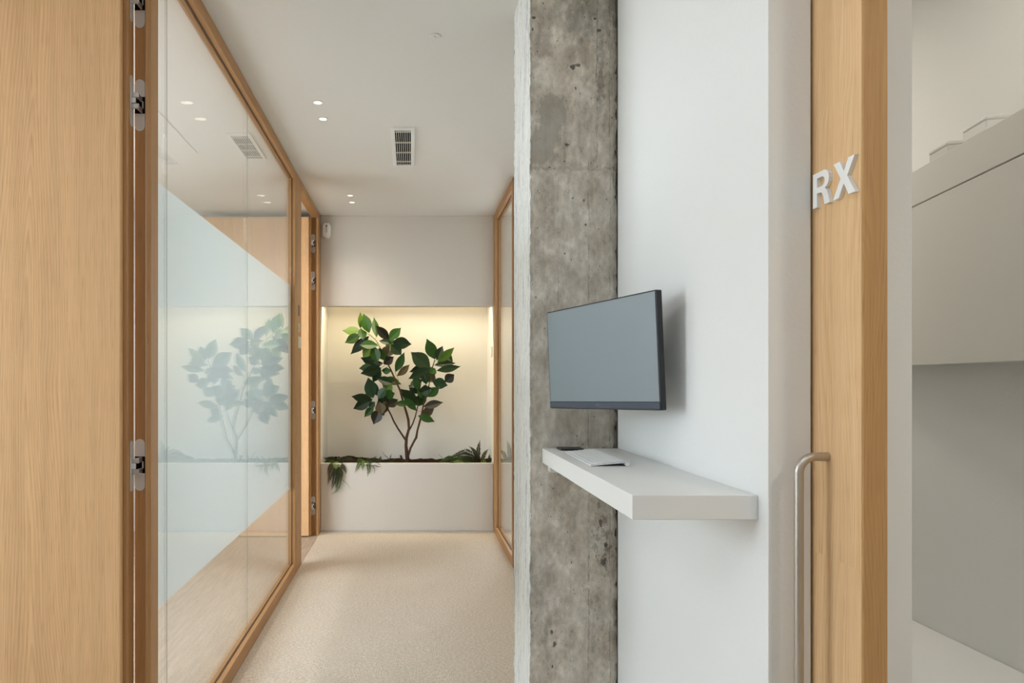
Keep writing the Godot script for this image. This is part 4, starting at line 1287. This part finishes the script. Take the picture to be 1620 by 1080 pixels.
func build_ferns() -> void:
	rng.seed = 15
	var L := func(x: float, y: float, z := 6.035) -> Vector3: return at_px(500 + x / 10.8, 700 + y / 10.8, z)
	var o := thing("fern", "greyish fern hanging furthest down the planter front, at its left end", "fern", L.call(350, 330, 6.08))
	var k := 6.035 / F / 10.8
	for f in [
		[[[330, 330, 6.1], [270, 360, 6.04], [225, 440, 6.035], [198, 565, 6.03]], 60, "fern_grey"],
		[[[340, 335, 6.1], [300, 420, 6.035], [245, 560, 6.02], [198, 720, 6.03]], 85, "fern_grey"],
		[[[350, 335, 6.1], [345, 470, 6.02], [310, 650, 6.01], [262, 810, 6.03]], 100, "fern_dark"],
		[[[375, 340, 6.1], [395, 500, 6.015], [395, 700, 6.01], [350, 830, 6.02], [262, 878, 6.03]], 95, "fern_green"],
		[[[365, 335, 6.1], [370, 480, 6.005], [365, 620, 6.0], [330, 780, 6.02]], 100, "fern_dark"],
		[[[385, 345, 6.1], [440, 380, 6.04], [485, 440, 6.035], [518, 535, 6.03]], 60, "fern_grey"],
		[[[375, 340, 6.1], [410, 470, 6.025], [435, 560, 6.02], [430, 650, 6.03]], 85, "fern_grey"],
		[[[350, 320, 6.1], [345, 390, 6.03], [335, 450, 6.02]], 110, "fern_light"],
		[[[350, 330, 6.12], [270, 270, 6.13], [190, 280, 6.14], [125, 255, 6.15]], 70, "fern_dark"],
		[[[340, 330, 6.12], [220, 310, 6.12], [130, 345, 6.12]], 60, "fern_green"],
		[[[370, 330, 6.14], [470, 275, 6.15], [560, 270, 6.16], [680, 300, 6.17]], 80, "fern_dark"],
		[[[370, 320, 6.12], [385, 270, 6.13], [400, 235, 6.14]], 60, "fern_dark"]]:
		var pts := []
		for q in f[0]: pts.append(L.call(q[0], q[1], q[2]))
		frond(o, pts, f[1] * k * 1.3, M[f[2]], 42)
	frond(o, [L.call(400, 590, 6.02), L.call(470, 650, 6.02), L.call(540, 710, 6.025), L.call(592, 790, 6.03)], 10 * k, M.bark, 8, "twig")

	o = thing("fern", "bright green fern drooping over the planter front between the hanging fern and the trunk", "fern", L.call(820, 330, 6.08))
	for f in [
		[[[830, 310, 6.12], [770, 320, 6.05], [715, 400, 6.035], [662, 518, 6.03]], 70, "fern_green"],
		[[[835, 310, 6.12], [800, 350, 6.04], [795, 480, 6.03]], 75, "fern_light"],
		[[[850, 310, 6.12], [890, 360, 6.04], [905, 460, 6.03], [875, 578, 6.03]], 80, "fern_green"],
		[[[840, 320, 6.12], [740, 290, 6.12], [700, 330, 6.05]], 60, "fern_green"],
		[[[850, 320, 6.12], [880, 290, 6.13], [930, 300, 6.12]], 60, "fern_dark"]]:
		var pts := []
		for q in f[0]: pts.append(L.call(q[0], q[1], q[2]))
		frond(o, pts, f[1] * k * 1.3, M[f[2]], 26)
	o = thing("sprig", "dark spiky sprigs at the foot of the rubber plant, left of its trunk", "sprig", L.call(1080, 340, 6.1))
	for f in [
		[[[920, 300, 6.1], [970, 400, 6.04], [1000, 460, 6.03], [1000, 530, 6.03]], 55], [[[940, 330, 6.1], [1010, 390, 6.04], [1060, 410, 6.03], [1125, 410, 6.03]], 45],
		[[[930, 320, 6.1], [990, 270, 6.12], [1035, 225, 6.13]], 50], [[[950, 330, 6.12], [1060, 300, 6.12], [1190, 330, 6.14]], 80], [[[1080, 330, 6.12], [1100, 280, 6.12], [1105, 225, 6.13]], 55],
		[[[1300, 335, 6.14], [1230, 265, 6.14], [1170, 210, 6.14], [1128, 150, 6.15]], 26], [[[1250, 300, 6.14], [1270, 250, 6.14], [1285, 195, 6.15]], 26], [[[1200, 345, 6.12], [1290, 330, 6.12], [1370, 265, 6.13]], 60],
		[[[1180, 340, 6.12], [1290, 345, 6.11], [1440, 335, 6.12]], 50], [[[880, 320, 6.12], [930, 350, 6.05], [950, 420, 6.035]], 40], [[[1000, 330, 6.1], [1060, 360, 6.05], [1110, 380, 6.04]], 40],
		[[[1560, 345, 6.12], [1640, 335, 6.12], [1710, 320, 6.13]], 24]]:
		var pts := []
		for q in f[0]: pts.append(L.call(q[0], q[1], q[2]))
		frond(o, pts, f[1] * k, M.fern_dark, 12)

	var R := func(x: float, y: float, z := 6.15) -> Vector3: return at_px(680 + x / 14.73, 680 + y / 14.73, z)
	k = 6.15 / F / 14.73
	o = thing("fern", "bushy dark fern spreading along the right end of the planter, one frond upright", "fern", R.call(1150, 740, 6.2))
	for f in [
		[[[1150, 780, 6.2], [1120, 600, 6.22], [1135, 420, 6.24], [1170, 228, 6.26]], 85, "fern_dark"],
		[[[1150, 770, 6.2], [1080, 560, 6.2], [1000, 440, 6.2], [912, 378, 6.21]], 80, "fern_dark"],
		[[[1215, 790, 6.2], [1230, 660, 6.2], [1280, 540, 6.22], [1365, 442, 6.24]], 72, "fern_grey"],
		[[[1385, 790, 6.2], [1380, 690, 6.2], [1392, 575, 6.22]], 50, "fern_grey"],
		[[[1390, 740, 6.2], [1330, 700, 6.2], [1280, 690, 6.2]], 60, "fern_dark"],
		[[[1390, 740, 6.2], [1430, 690, 6.2], [1440, 650, 6.2]], 50, "fern_dark"],
		[[[1150, 740, 6.2], [1000, 560, 6.2], [840, 490, 6.19], [640, 570, 6.18], [430, 640, 6.17]], 110, "fern_dark"],
		[[[1140, 750, 6.2], [960, 620, 6.18], [760, 580, 6.17], [540, 640, 6.15], [300, 690, 6.14]], 120, "fern_dark"],
		[[[1130, 760, 6.18], [900, 660, 6.16], [640, 640, 6.14], [420, 700, 6.13], [230, 740, 6.1], [180, 830, 6.05]], 110, "fern_green"],
		[[[1120, 770, 6.16], [860, 720, 6.14], [560, 700, 6.13], [280, 760, 6.11]], 110, "fern_dark"],
		[[[1000, 770, 6.13], [740, 760, 6.12], [500, 740, 6.1], [445, 820, 6.05]], 100, "fern_green"],
		[[[1100, 740, 6.17], [960, 690, 6.15], [800, 650, 6.14], [700, 690, 6.13]], 120, "fern_dark"],
		[[[800, 760, 6.12], [660, 740, 6.11], [490, 805, 6.06]], 80, "fern_light"],
		[[[1180, 780, 6.14], [1240, 740, 6.13], [1320, 770, 6.12]], 80, "fern_light"],
		[[[1200, 780, 6.14], [1320, 770, 6.13], [1470, 768, 6.12]], 60, "fern_dark"],
		[[[600, 700, 6.15], [460, 650, 6.15], [330, 660, 6.15]], 80, "fern_green"]]:
		var pts := []
		for q in f[0]: pts.append(R.call(q[0], q[1], q[2]))
		frond(o, pts, f[1] * k * 1.5, M[f[2]], 48)
	frond(o, [R.call(380, 710, 6.14), R.call(290, 640, 6.14), R.call(192, 560, 6.15)], 14 * k, M.bark, 8, "twig")
